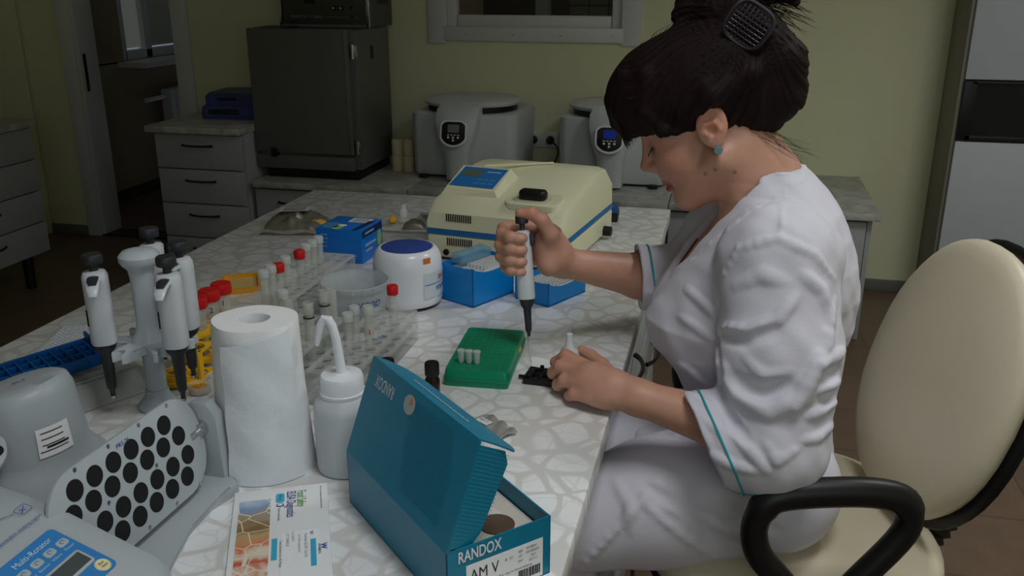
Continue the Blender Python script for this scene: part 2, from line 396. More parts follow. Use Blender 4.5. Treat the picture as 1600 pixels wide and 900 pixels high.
# tall white cabinet on the right
t = thing('tall_cabinet', 'tall pale cabinet with a dark glass niche, right of the yellow wall', 'cabinet')
TX = .905; TY = 4.055
boxo('side_panel', (TX, (TY+4.34)/2, 1.08), (.018, 4.34-TY, 2.12), mat('taupe laminate', (132, 130, 118), .5), t, .001)
boxo('side_panel', (1.70, (TY+4.34)/2, 1.08), (.018, 4.34-TY, 2.12), mat('taupe laminate', (132, 130, 118), .5), t, .001)
boxo('back_panel', (1.30, 4.33, 1.08), (.78, .012, 2.12), GREY, t)
boxo('plinth', (1.30, 4.2, .03), (.78, .24, .06), DGREY, t)
boxo('door', (1.305, TY-.010, .415), (.79, .018, .69), LGREY, t, .0015)
boxo('door', (1.305, TY-.010, 1.575), (.79, .018, 1.13), LGREY, t, .0015)
boxo('shelf', (1.30, 4.19, .755), (.76, .26, .016), GREY, t); boxo('shelf', (1.30, 4.19, 1.03), (.76, .26, .016), GREY, t)
nf = boxo('niche_frame', (.935, TY-.010, .885), (.05, .018, .235), BLK, t, .002)
boxo('rail', (1.32, TY-.010, .775), (.76, .018, .022), BLK, nf, .002); boxo('rail', (1.32, TY-.010, .997), (.76, .018, .012), BLK, nf, .002)
boxo('glass_door', (1.32, TY-.006, .885), (.72, .005, .21), mat('smoked glass', (30, 32, 32), .08, alpha=.55, var=0), t)
# work bench
t = thing('work_bench', 'large laboratory table with white pebble-patterned top in the middle', 'table')
bm = B(); add_box(bm, (-.66, 1.05, .782), (1.05, 2.80, .036), .004); obj('table_top', bm, PEB, t)
boxo('apron', (-.66, 1.05, .752), (.93, 2.66, .024), GREY, t)
for x, y in ((-1.12, 2.36), (-1.12, -.25), (-.2, -.25)):
    boxo('leg', (x, y, .37), (.05, .05, .74), GREY, t, .003)
t = thing('bench_drawers', 'grey drawer unit with arched handles under the table beside the seated woman', 'cabinet')
bx = -.165
boxo('body', (bx-.28, 1.93, .40), (.54, 0.98, .68), GREY, t, .002)
for k in range(4):
    zc = .735-.165*(k+.5)
    for yy in (1.688, 2.173):
        d = boxo('drawer', (bx-.001, yy, zc), (.018, .480, .159), LGREY if k == 0 else GREY, t, .002)
        bow_handle(d, (bx+.009, yy, zc), .15, 'y', (1, 0, 0))
# ------------------------------------------------------------------ incubator
t = thing('incubator', 'dark grey box incubator with hinged front door on the back counter', 'incubator', (-1.817, 3.93, .535))
boxo('body', (0, .02, .345), (.49, .40, .60), INCUB, t, .006)
boxo('plinth', (.01, .01, .022), (.44, .39, .045), BLK, t, .003)
d = boxo('door', (-.012, -.20, .385), (.466, .035, .535), INCUB, t, .005)
boxo('edge_strip', (.212, -.219, .385), (.005, .004, .53), CHROME, d)
boxo('lower_panel', (-.012, -.198, .075), (.466, .03, .06), INCUB, t, .004)
for zz in (.108, .114, .120): boxo('vent_strip', (0, -.205, zz), (.45, .012, .0022), CHROME, t)
boxo('latch', (-.155, -.222, .118), (.028, .012, .04), BLK, t, .003)
for zz in (.56, .15):
    bm = B(); add_cyl(bm, (.236, -.198, zz-.03), .008, .06, 12); h_ = obj('hinge', bm, CHROME, t)
    boxo('leaf', (.246, -.185, zz), (.004, .026, .05), CHROME, h_, .001)
boxo('sticker', (.2465, .0, .545), (.002, .03, .055), BLK, t)
boxo('top_plate', (-.16, -.10, .65), (.13, .17, .01), mat('brown board', (52, 44, 32), .6), t)
t = thing('control_unit', 'grey-green incubator control box with small knobs, on top of the incubator', 'control unit', (-1.80, 4.08, 1.181))
boxo('housing', (0, .02, .10), (.43, .28, .20), mat('dark grey housing', (84, 82, 82), .5, bump=.1), t, .003)
boxo('front_panel', (0, -.125, .10), (.40, .012, .19), mat('olive panel', (62, 66, 52), .5), t, .002)
for xx in (-.21, .21): boxo('corner_post', (xx, -.128, .10), (.015, .02, .2), CHROME, t, .003)
boxo('bottom_rail', (0, -.132, .008), (.42, .012, .012), mat('grey rail', (120, 122, 124), .4, metal=.4), t)
for xx in (.055, .09):
    bm = B(); add_lathe(bm, [(.009, 0), (.009, .004), (.006, .005), (.0055, .016), (0, .017)], 16, M=TR((xx, -.131, .085), (R(90), 0, 0))); k_ = obj('knob', bm, BLK, t)
    bm = B(); add_cyl(bm, (0, 0, 0), .004, .003, 12, M=TR((xx, -.147, .085), (R(90), 0, 0))); obj('cap', bm, WHT, k_)
for xx, zz in ((.135, .087), (.135, .048)):
    bm = B(); add_cyl(bm, (0, 0, 0), .006, .005, 12, M=TR((xx, -.131, zz), (R(90), 0, 0))); obj('indicator', bm, BLK, t)
boxo('display', (-.065, -.132, .115), (.05, .004, .022), BLKM, t)
text('ТЕРМОСТАТ  ТС-80М-2', .017, frame((-.085, -.1315, .046), (1, 0, 0), (0, 0, 1)), mat('pale print', (150, 150, 140), .6), t, width=.16)
decal('line', quadpoly(.15, .0012, .09, 0), frame((0, -.1315, .046), (1, 0, 0), (0, 0, 1)), mat('pale print', (150, 150, 140), .6), t)
for k in range(8): boxo('vent_slot', (.2155, -.02+k*.018, .13), (.002, .006, .06), BLK, t)
# blue bench device on the drawer cabinet
t = thing('blue_shaker', 'small blue bench device with lid and button strip, on the drawer cabinet', 'lab device', (-2.26, 3.98, .772), R(6))
bm = B(); ps = [(rrect(.29, .30, .03), 0), (rrect(.30, .31, .035), .012), (rrect(.29, .30, .03), .05), (rrect(.27, .28, .03), .062)]
add_loft(bm, [[Vector((x, y, z)) for x, y in p] for p, z in ps]); obj('base', bm, NAVY, t)
bm = B(); ps = [(rrect(.262, .27, .02), .062), (rrect(.262, .27, .02), .10), (rrect(.24, .235, .02), .115)]
add_loft(bm, [[Vector((x, y+.008, z)) for x, y in p] for p, z in ps]); l_ = obj('lid', bm, NAVY, t)
boxo('grip', (-.02, -.128, .09), (.09, .008, .012), BLK, l_, .003)
bm = B(); add_prism(bm, rrect(.15, .024, .011), 0, .003, M=frame((-.03, -.150, .034), (1, 0, .0), (0, .2, 1))); p_ = obj('button_panel', bm, BLK, t)
for k in range(4): boxo('button', (-.005+k*.02, -.154, .034), (.012, .003, .006), NAVY, p_, .001)
bm = B(); add_cyl(bm, (0, 0, 0), .014, .02, 14, M=TR((.15, .02, .045), (0, R(90), 0))); obj('knob', bm, BLK, t)
# four beige rolls, two stacks of two
ROLL = mat('beige paper tape', (206, 196, 160), .7)
for lb, x, z in (('lower left beige tape roll beside the incubator', -1.497, .535), ('lower right beige tape roll touching the left centrifuge', -1.442, .535), ('upper left beige tape roll beside the incubator', -1.495, .61), ('upper right beige tape roll next to the left centrifuge', -1.441, .61)):
    bm = B(); add_lathe(bm, [(.012, .0), (.026, .0), (.0275, .004), (.0275, .068), (.026, .0735), (.012, .0735), (.012, .06), (.012, .01)], 24)
    tag(obj('tape_roll', bm, ROLL, None, (x, 4.0, z)), lb, 'roll', 'beige rolls stacked by the incubator')
# ------------------------------------------------------------------ centrifuges
def centrifuge(label, loc, rz, screen):
    t = thing('centrifuge', label, 'centrifuge', loc, rz)
    C1 = mat('centrifuge shell', (198, 202, 206), .4, var=.015)
    bm = B(); rings = []
    for z, w, d, r in ((0, .46, .50, .03), (.008, .475, .515, .035), (.15, .485, .52, .04), (.27, .49, .52, .04), (.288, .48, .51, .04), (.292, .46, .49, .04)):
        p = rrect(w, d, r, 5)
        rings.append([Vector((x, y+(.10*(abs(x)/.245)**1.3 if y < 0 else 0), z)) for x, y in p])
    add_loft(bm, rings); obj('body', bm, C1, t)
    for x in (-.18, .18):
        for y in (-.19, .19):
            bm = B(); add_cyl(bm, (x, y, -.012), .02, .014, 12); obj('foot', bm, RUBB, t)
    # dark gap and lid
    bm = B(); add_lathe(bm, [(.20, .288), (.205, .292), (.205, .318), (.20, .32)], 40, (0, .02, 0)); obj('lid_seal', bm, BLK, t)
    bm = B(); rings = []
    for z, r in ((.316, .205), (.322, .22), (.334, .224), (.342, .21), (.347, .15), (.348, .02)):
        rings.append([Vector((r*math.cos(a), .02+r*(1.0 if math.sin(a) > 0 else .95)*math.sin(a), z)) for a in [2*math.pi*k/40 for k in range(40)]])
    add_loft(bm, rings); obj('lid', bm, C1, t)
    # nose with the control shield
    bm = B(); rings = []
    for z, w, y in ((-.0, .10, -.275), (.12, .105, -.288), (.20, .155, -.300), (.27, .185, -.285), (.318, .19, -.25), (.335, .18, -.215), (.338, .16, -.19)):
        n = 11
        front = [Vector((w*(k/(n-1)-.5), y+.02*abs(2*k/(n-1)-1)**3, z)) for k in range(n)]
        back = [Vector((w*(.5-k/(n-1)), -.17, z)) for k in range(n)]
        rings.append(front+back)
    add_loft(bm, rings); obj('nose', bm, C1, t)
    M = frame((0, -.3015, .232), (1, 0, 0), (0, .20, 1))
    sh = [(.056*math.cos(a)*(1.0 if math.sin(a) > 0 else .98), (.050 if math.sin(a) > 0 else .062)*math.sin(a)) for a in [2*math.pi*k/40 for k in range(40)]]
    sh = [(max(-.052, min(.052, x*1.1)), max(-.062, min(.042, y))) for x, y in sh]
    bm = B(); add_prism(bm, [(x*1.17, y*1.15) for x, y in sh], -.006, .0015, .001, M); obj('bezel', bm, WHTG, t)
    bm = B(); add_prism(bm, sh, 0, .003, .001, M); s_ = obj('control_shield', bm, BLK, t)
    bm = B(); add_prism(bm, quadpoly(.05, .036, 0, .012), .003, .004, 0, M); obj('screen', bm, screen, s_)
    for k in range(4):
        bm = B(); add_prism(bm, rrect(.010, .004, .0015, 2, -.0225+.015*k, -.0165), .003, .0042, 0, M); obj('button', bm, WHT, s_)
    for x, y in ((-.022, -.028), (0, -.028), (.022, -.028), (0, -.041)):
        bm = B(); add_prism(bm, [(x+.0052*math.cos(R(a)), y+.0052*math.sin(R(a))) for a in range(0, 360, 30)], .003, .0045, 0, M); obj('button', bm, WHT, s_)
    t.scale = (1, 1, .95); return t
centrifuge('white benchtop centrifuge beside the beige rolls, grey screen on its shield', (-1.150, 4.07, .547), R(0), mat('grey screen', (120, 124, 124), .1, emit=.02))
centrifuge('white benchtop centrifuge behind the woman’s face, blue lit screen on its shield', (-.475, 4.07, .547), R(0), mat('blue screen', (28, 52, 150), .2, emit=.25))
# wall socket with two plugs and cords
t = thing('wall_socket', 'white double power socket on the wall between the two centrifuges', 'socket', (-.875, 4.343, .648))
boxo('plate', (0, 0, 0), (.16, .014, .075), WHT, t, .004)
for x in (-.042, .042):
    bm = B(); add_lathe(bm, [(.026, 0), (.026, .003), (.021, .004), (.020, -.001)], 24, M=TR((x, -.007, 0), (R(90), 0, 0))); obj('outlet', bm, WHT, t)
for lb, x, path in (('black plug and cord in the left outlet, falling behind the left centrifuge', -.917, [(0, -.045, 0), (-.02, -.06, -.03), (-.03, -.055, -.09), (-.02, -.05, -.115)]),
                    ('black plug and cord in the right outlet, looping to the right centrifuge', -.833, [(0, -.045, 0), (.035, -.06, -.01), (.05, -.06, -.05), (.03, -.05, -.10), (.02, -.05, -.12)])):
    p = thing('power_plug', lb, 'plug', (x, 4.336, .648), group=None)
    bm = B(); add_lathe(bm, [(.019, 0), (.019, .02), (.011, .034), (.006, .045), (.0, .046)], 18, M=TR((0, 0, 0), (R(90), 0, 0))); obj('plug_body', bm, BLK, p)
    P_ = [Vector(q) for q in path]; sm = []
    for i in range(len(P_)-1):
        a = P_[max(i-1, 0)]; b = P_[i]; c = P_[i+1]; d = P_[min(i+2, len(P_)-1)]
        for s in range(6):
            u = s/6; sm.append(.5*((2*b)+(-a+c)*u+(2*a-5*b+4*c-d)*u*u+(-a+3*b-3*c+d)*u**3))
    sm.append(P_[-1]); bm = B(); add_tube(bm, sm, .0035, 8); obj('cord', bm, BLK, p)
# ------------------------------------------------------------------ things on the bench (top at z = .80)
ZT = .80
def cylmap(o, cx, cy, r, a0):
    """wrap a flat XZ-drawn mesh (x along the arc, y up) on an upright cylinder; a0 = angle of x = 0"""
    for v in o.data.vertices:
        x, y, z = v.co; a = a0+x/r; rr = r+z
        v.co = (cx+rr*math.cos(a), cy+rr*math.sin(a), y)
def cyl_patch(name, w, h, cx, cy, r, a0, zc, m, parent, lift=.0004, n=16):
    bm = B()
    pts = [[bm.verts.new(((w*(i/n-.5)), zc+h*(j-.5), lift)) for i in range(n+1)] for j in (0, 1)]
    for i in range(n): bm.faces.new((pts[0][i], pts[0][i+1], pts[1][i+1], pts[1][i]))
    o = obj(name, bm, m, parent); cylmap(o, cx, cy, r, a0); return o
def cyl_text(body, size, cx, cy, r, a0, zc, m, parent, xoff=0, lift=.0007, **k):
    o = text(body, size, Matrix.Translation((xoff, zc, lift)), m, parent, **k); cylmap(o, cx, cy, r, a0); return o

# spectrophotometer
t = thing('spectrophotometer', 'cream spectrophotometer with blue stripe and keypad behind the tip boxes', 'analyser', (-.636, 1.862, ZT), R(-8))
W_, D_ = .325, .375
def spec_top(y):  # height of the shell along the depth
    return .128+.012*min(1, y/.05)+.035*min(1, max(0, (y-.05)/.20))-.012*max(0, (y-.28)/.1)
bm = B(); add_box(bm, (W_/2, D_/2, .033), (W_, D_, .054), .008, 3); obj('base', bm, CREAM, t)
boxo('stripe', (W_/2, D_/2, .065), (W_+.0015, D_+.0015, .013), STRIPE, t, .004)
bm = B(); rings = []
ny = 22
for j in range(ny+1):
    y = .002+(D_-.004)*j/ny; h = spec_top(y); e = min(1, min(j, ny-j)/2.0); h2 = h-(1-e)*.02
    ring = []
    for x, z in ((.002, .072), (.001, h2-.022), (.006, h2-.007), (.018, h2-.001), (W_*.35, h2), (W_*.65, h2), (W_-.03, h2-.001), (W_-.012, h2-.007), (W_-.003, h2-.024), (W_-.002, .072)):
        ring.append(Vector((x, y, z)))
    rings.append(ring)
add_loft(bm, rings); obj('upper_shell', bm, CREAM, t)
for x in (.03, W_-.03):
    for y in (.03, D_-.03):
        bm = B(); add_cyl(bm, (x, y, 0), .012, .008, 14); obj('foot', bm, RUBB, t)
for row, z in enumerate((.099, .045)):
    for k in range(12):
        boxo('vent_slot', (.05+k*.0052+row*.002, -.0004+(.0018 if row == 0 else 0), z), (.0022, .003, .017), BLKM, t)
bm = B(); add_lathe(bm, [(.007, 0), (.007, .003), (.004, .004), (.004, .001), (.001, .001)], 16, M=TR((.048, 0, .020), (R(90), 0, 0))); obj('key_lock', bm, BLK, t)
# wedge with keypad, left rear of the top
wx0, wx1, wy0, wy1 = .022, .142, .060, .160
bm = B(); lo = [Vector((wx0-.01, wy0-.012, spec_top(wy0)-.008)), Vector((wx1+.012, wy0-.012, spec_top(wy0)-.008)), Vector((wx1+.012, wy1+.02, spec_top(wy1)-.004)), Vector((wx0-.01, wy1+.02, spec_top(wy1)-.004))]
hi = [Vector((wx0, wy0, .153)), Vector((wx1, wy0-.006, .153)), Vector((wx1, wy1-.006, .184)), Vector((wx0, wy1, .184))]
add_loft(bm, [lo, hi]); obj('panel_wedge', bm, CREAM, t, smooth=25)
Mk = frame(((wx0+wx1)/2, (wy0+wy1)/2-.002, .1692), (1, -.05, 0), (0, wy1-wy0, .031))
kp = decal('keypad', quadpoly(.108, .088), Mk, mat('keypad blue', (34, 112, 178), .35), t, .0012)
decal('lcd', quadpoly(.046, .030, -.022, .016), Mk @ Matrix.Translation((0, 0, .0012)), LCD, kp)
for i in range(3):
    for j in range(2):
        decal('key', rrect(.013, .010, .003, 3, .006+i*.017, -.012-j*.016), Mk @ Matrix.Translation((0, 0, .0012)), mat('key blue', (60, 130, 190), .4), kp, .0008)
decal('print', quadpoly(.034, .002, .028, .026), Mk @ Matrix.Translation((0, 0, .0012)), WHT, kp)
# sample lid with black grip in a rounded hollow
bm = B(); add_prism(bm, rrect(.12, .075, .02, 5), -.012, .0015, .001, frame((.235, .056, .1425), (1, 0, 0), (0, 1, .14))); obj('sample_lid', bm, CREAM, t)
bm = B(); add_prism(bm, rrect(.085, .05, .018, 5), .0005, .0022, .0005, frame((.232, .056, .1427), (1, 0, 0), (0, 1, .14))); obj('grip_recess', bm, mat('cream recess', (206, 204, 172), .45), t)
bm = B(); add_box(bm, (.232, .056, .153), (.062, .03, .026), .010, 4); obj('grip', bm, BLK, t)
bm = B(); add_tube(bm, [(.06, .19, .178), (.20, .285, .1785)], .003, 6); obj('seam_ridge', bm, CREAM, t)
bm = B(); add_cyl(bm, (0, 0, 0), .012, .03, 14, M=TR((W_-.012, .30, .02), (0, R(90), 0))); obj('side_knob', bm, RUBB, t)

# small blue and black case behind it
t = thing('small_case', 'small blue and black plastic case beside the cream spectrophotometer', 'case', (-.292, 2.315, ZT), R(4))
boxo('tray', (0, 0, .010), (.062, .085, .020), BLK, t, .003); boxo('lid', (0, .002, .0265), (.060, .080, .013), mat('dark blue lid', (36, 72, 140), .3), t, .003)
decal('sticker', quadpoly(.036, .03, -.006, .01), frame((0, 0, .0335), (1, 0, 0), (0, 1, 0)), PAPER, t)

# tip boxes
def tip_box(label, loc, rz, h, with_tips):
    t = thing('tip_box', label, 'tip box', loc, rz, 'blue pipette tip boxes')
    w, d, th = .083, .120, .002
    # open tray; walls with dipped rims
    bm = B(); n = 12
    def wall(p0, p1, out, dip):
        p0 = Vector(p0); p1 = Vector(p1); out = Vector(out); rings = []
        for k in range(n+1):
            u = k/n; p = p0.lerp(p1, u); zt = h-(dip*max(0, math.sin(math.pi*u))**.7 if dip else 0)
            rings.append([p, p+out*th, p+out*th+Vector((0, 0, zt)), p+Vector((0, 0, zt))])
        add_loft(bm, rings)
    wall((-w/2, -d/2, 0), (w/2, -d/2, 0), (0, 1, 0), .004); wall((w/2, -d/2, 0), (w/2, d/2, 0), (-1, 0, 0), .016)
    wall((w/2, d/2, 0), (-w/2, d/2, 0), (0, -1, 0), .002); wall((-w/2, d/2, 0), (-w/2, -d/2, 0), (1, 0, 0), .004)
    add_box(bm, (0, 0, .002), (w, d, .004)); obj('tray', bm, BLUE, t)
    bm = B(); add_box(bm, (0, 0, h-.017), (w-.006, d-.006, .003)); obj('tip_plate', bm, mat('pale tip plate', (206, 212, 210), .5), t)
    bm = B()
    for i in range(8):
        for j in range(12):
            x = -.0315+i*.009; y = -.0495+j*.009
            if with_tips and j > 3: add_lathe(bm, [(.0030, 0), (.0036, .0085), (.0026, .0085), (.002, .004)], 8, (x, y, h-.016))
            else: add_lathe(bm, [(.0036, 0), (.0036, .0014), (.0026, .0014), (.0026, .0002)], 8, (x, y, h-.0157))
    o = obj('tips', bm, mat('tip white', (222, 226, 226), .35), t); o['kind'] = 'stuff'
    return t
t = tip_box('taller blue tip box next to the vortex mixer, half filled with clear tips', (-.4575, 1.644, ZT), R(-27), .078, True)
# raised inner sheet standing out of it
bm = B(); add_box(bm, (-.024, .008, .080), (.030, .085, .020), .002); obj('tip_insert', bm, mat('clear blue insert', (120, 176, 204), .25, alpha=.55), t)
tip_box('lower blue tip box behind the hand with the pipette', (-.3185, 1.680, ZT), R(-27), .048, False)

# green rack with three little tubes
t = thing('green_tube_rack', 'green plastic tube rack with closed lid left of the pipette tip', 'rack', (-.355, 1.322, ZT), R(4))
G1 = mat('green plastic', (4, 140, 98), .3, var=.03)
def frus(bm, w0, d0, z0, w1, d1, z1, r=.006):
    add_loft(bm, [[Vector((x, y, z0)) for x, y in rrect(w0, d0, r, 3)], [Vector((x, y, z1)) for x, y in rrect(w1, d1, r, 3)]])
bm = B(); frus(bm, .100, .182, 0, .102, .184, .011); obj('base', bm, G1, t)
bm = B(); frus(bm, .1035, .186, .0105, .1035, .186, .0135); obj('rim', bm, G1, t)
bm = B(); add_loft(bm, [[Vector((x, y, z)) for x, y in rrect(w, d, r, 4)] for w, d, z, r in ((.101, .183, .013, .006), (.098, .180, .025, .006), (.096, .178, .0275, .006))]); obj('lid', bm, G1, t)
bm = B()
for i in range(8):
    for j in range(12): add_lathe(bm, [(.0040, 0), (.0040, .0003), (0, .0003)], 10, (-.0385+i*.011, -.0765+j*.0139, .0274))
o = obj('well_rings', bm, mat('green well', (4, 134, 94), .4), t); o['kind'] = 'stuff'
decal('yellow_sticker', quadpoly(.020, .010), frame((.0505, .03, .015), (0, 1, 0), (-.15, 0, 1)), mat('yellow sticker', (226, 216, 40), .5), t)
for k, lb in enumerate(('first small capped tube standing on the green rack, nearest the black-capped vials', 'middle of three small capped tubes standing on the green rack', 'third small capped tube standing on the green rack, nearest the pipette')):
    bm = B(); add_lathe(bm, [(.003, 0), (.0048, .003), (.0052, .017), (.0052, .0185)], 16)
    tt = thing('micro_tube', lb, 'tube', (-.379+k*.0127, 1.258, .828), 0, 'small tubes on the green rack'); obj('tube', bm, FROST, tt)
    bm = B(); add_lathe(bm, [(.0062, .0185), (.0062, .0215), (.005, .022), (0, .022)], 16); obj('cap', bm, FROST, tt)

# black comb-like cuvette holder under the pipette tip
t = thing('cuvette_holder', 'small black frame with square windows under the pipette tip', 'holder', (-.248, 1.282, ZT+.001), R(-3))
for x, y, sx, sy in ((0, -.020, .062, .007), (0, .0195, .062, .006), (-.0265, 0, .011, .046), (.0285, 0, .006, .046), (-.006, 0, .0045, .044), (.012, 0, .0045, .044), (0, 0, .06, .0035)):
    boxo('bar', (x, y, .005), (sx, sy, .010), BLK, t, .0008)
boxo('tab', (-.037, -.006, .004), (.012, .005, .005), BLK, t, .001)
for k in range(3): boxo('tooth', (-.012+k*.018, .0215, .0115), (.006, .003, .005), BLK, t)

# two black-capped brown vials
for lb, x, y in (('black-capped vial just behind the lid corner of the teal box', -.478, 1.196), ('black-capped vial standing between the teal box and the green rack', -.408, 1.200)):
    t = thing('reagent_vial', lb, 'vial', (x, y, ZT), 0, 'black-capped vials')
    bm = B(); add_lathe(bm, [(.010, 0), (.0115, .002), (.0115, .022), (.008, .028), (.008, .031)], 20); obj('bottle', bm, mat('amber glass', (40, 22, 16), .15), t)
    bm = B(); prof = [(.0105, .029), (.0112, .031), (.0112, .047), (.0103, .0495), (0, .0495)]; add_lathe(bm, prof, 28); obj('cap', bm, mat('black brown cap', (26, 19, 20), .5), t)

# crumpled foil packet
def sheet(bm, w, d, nx, ny, f, th=.0012):
    top = [[bm.verts.new((w*(i/nx-.5), d*(j/ny-.5), f(i/nx, j/ny)+th)) for i in range(nx+1)] for j in range(ny+1)]
    bot = [[bm.verts.new((w*(i/nx-.5), d*(j/ny-.5), max(0, f(i/nx, j/ny)-th*.2))) for i in range(nx+1)] for j in range(ny+1)]
    for j in range(ny):
        for i in range(nx):
            bm.faces.new((top[j][i], top[j][i+1], top[j+1][i+1], top[j+1][i])); bm.faces.new((bot[j][i], bot[j+1][i], bot[j+1][i+1], bot[j][i+1]))
    for i in range(nx):
        bm.faces.new((top[0][i], bot[0][i], bot[0][i+1], top[0][i+1])); bm.faces.new((top[ny][i], top[ny][i+1], bot[ny][i+1], bot[ny][i]))
    for j in range(ny):
        bm.faces.new((top[j][0], top[j+1][0], bot[j+1][0], bot[j][0])); bm.faces.new((top[j][nx], bot[j][nx], bot[j+1][nx], top[j+1][nx]))
FOIL = mat('aluminium foil', (200, 200, 198), .3, metal=.55, var=.1, vscale=40, bump=.5, bscale=90)
t = thing('foil_packet', 'torn silver foil packet behind the teal box lid', 'packet', (-.288, 1.104, ZT), R(-38))
bm = B(); sheet(bm, .066, .034, 16, 9, lambda u, v: .003+.004*abs(math.sin(u*9+v*3))*(.4+v)+.006*max(0, u-.6)*math.sin(v*5)); obj('foil', bm, FOIL, t)
decal('sticker', quadpoly(.026, .011, -.016, -.004), frame((0, 0, .0095), (1, 0, .05), (0, 1, .1)), PAPER, t); text('PAT 7', .005, frame((-.016, -.004, .0102), (1, 0, .05), (0, 1, .1)), INK, t, width=.018)

# teal carton with its lid ajar
TEAL = mat('teal carton', (0, 122, 154), .38, var=.02)
TEALD = mat('teal print', (40, 138, 160), .45)
t = thing('reagent_carton', 'teal reagent carton with open lid at the near edge of the table', 'carton', (-.41, .885, ZT), R(-44))
L_, Wd, Hb, th = .243, .124, .070, .0016
for nm, c, s in (('long_wall', (L_/2, th/2, Hb/2), (L_, th, Hb)), ('long_wall', (L_/2, Wd-th/2, Hb/2), (L_, th, Hb)), ('end_wall', (th/2, Wd/2, Hb/2), (th, Wd, Hb)), ('bottom', (L_/2, Wd/2, th/2), (L_, Wd, th))):
    boxo(nm, c, s, TEAL, t)
# near end wall (with sticker) and the notched rim of the far long wall is cut by a thumb hole
ew = boxo('end_wall', (L_-th/2, Wd/2, Hb/2), (th, Wd, Hb), TEAL, t)
Me = frame((L_+.0003, Wd/2, Hb/2), (0, 1, 0), (0, 0, 1))
decal('sticker', quadpoly(.092, .046, .006, -.010), Me, PAPER, ew)
text('RANDOX', .0185, Me @ Matrix.Translation((-.024, .0245, .0004)), WHT, ew, width=.050, bold=True)
text('FOOD DIAGNOSTICS', .0058, Me @ Matrix.Translation((-.024, .0158, .0004)), TEALD, ew, width=.050)
text('AM V', .019, Me @ Matrix.Translation((-.019, -.001, .0008)), INK, ew, width=.034)
for k, (tx, x, y, wdt) in enumerate((('REF', .024, .0065, .005), ('EV3841', .038, .0075, .012), ('LOT', .024, .001, .004), ('AN BA0231', .039, .0025, .016), ('EXP', .024, -.005, .005), ('2017', .040, -.003, .006), ('2017-11', .040, -.008, .010), ('For use in food testing', .018, -.0135, .040), ('2 C', .010, .0030, .010))):
    text(tx, .0038, Me @ Matrix.Translation((x, y, .0008)), INK, ew, width=wdt)
rb = random.Random(3); x = .022
while x < .050:
    ww_ = rb.choice((.0004, .0007, .0012)); decal('barcode_bar', quadpoly(ww_, .011, x, -.0225), Me @ Matrix.Translation((0, 0, .0004)), INK, ew); x += ww_+rb.choice((.0005, .0009))
# lid: panel, tuck flap, near side flap
ph = R(70); lidW = .118
Ml = frame((0, 0, Hb), (1, 0, 0), (0, math.cos(ph), math.sin(ph)))
bm = B(); add_box(bm, (L_/2, lidW/2, -th/2), (L_, lidW, th)); xform(bm.verts, Ml); lid = obj('lid', bm, TEAL, t)
Mo = Ml @ Matrix.Translation((L_/2, lidW/2, .0004))
# outside of the panel looks to -normal side when opened: print on the outer face
out = Ml @ Matrix.Translation((0, 0, .0003))
Mx = Ml @ Matrix(((1, 0, 0, 0), (0, 1, 0, 0), (0, 0, 1, .0003), (0, 0, 0, 1)))
lid_n = Ml.to_3x3() @ Vector((0, 0, 1))
side = Vector((0, -math.sin(ph), math.cos(ph)))   # outward
sgn = 1 if lid_n.dot(side) > 0 else -1
Mout = frame(Ml @ Vector((0, 0, (.0004 if sgn > 0 else -th-.0004))), (1, 0, 0), Ml.to_3x3() @ Vector((0, 1, 0)))
Mtxt = Mout @ Matrix.Translation((.045, .098, 0)) @ Matrix.Rotation(math.pi, 4, 'Z')
text('RANDOX', .020, Mtxt, mat('silver print', (190, 204, 208), .4), lid, width=.046, bold=True)
text('FOOD DIAGNOSTICS', .0052, Mtxt @ Matrix.Translation((0, -.0125, 0)), TEALD, lid, width=.046)
bm = B()
for k in range(22):
    a = k/21; x0 = .155+.05*a; add_box(bm, (x0-.03*a, .108-.092*a, .0), (.10-.035*abs(a-.5), .0008, .0003))
xform(bm.verts, Mout); o = obj('stripe_print', bm, mat('teal stripe print', (14, 122, 150), .45), lid)
emb = [(.105+.012*math.cos(R(a)), .100+.011*math.sin(R(a))) for a in range(0, 360, 20)]
decal('emblem', emb, Mout, mat('emblem pale', (168, 178, 176), .45), lid, .0003)
decal('emblem_tip', [(.104, .1), (.112, .102), (.108, .111)], Mout @ Matrix.Translation((0, 0, .0003)), mat('emblem orange', (206, 130, 84), .5), lid, .0003)
# tuck flap: leaves the free edge and dips over the box front
ph2 = ph-R(98)
E_ = Ml @ Vector((0, lidW, 0)); fl = .056
bm = B(); n = 10; rings = []
for k in range(n+1):
    u = k/n; a = ph2-R(10)*u
    p = E_+Vector((0, math.cos(ph2)*fl*u, math.sin(ph2)*fl*u-.006*u*u))
    x0 = .0+.010*u**2+(.02*max(0, (u-.75)/.25)**2); x1 = L_-.002-(.02*max(0, (u-.75)/.25)**2)
    nn = Vector((0, -math.sin(a), math.cos(a)))*th
    rings.append([Vector((x0, p.y, p.z)), Vector((x1, p.y, p.z)), Vector((x1, p.y, p.z))+nn, Vector((x0, p.y, p.z))+nn])
add_loft(bm, rings); tf = obj('tuck_flap', bm, TEAL, lid, smooth=30)
Mf = frame(E_+Vector((.13, math.cos(ph2)*.02, math.sin(ph2)*.02+.0024)), (-1, 0, 0), (0, -math.cos(ph2), -math.sin(ph2)))
rq = random.Random(5); xq = -.06
while xq < .06:
    wq = rq.uniform(.003, .008); decal('print_dash', quadpoly(wq, .0016, xq+wq/2, 0), Mf, mat('silver print', (190, 204, 208), .4), tf, .0002); xq += wq+.0016
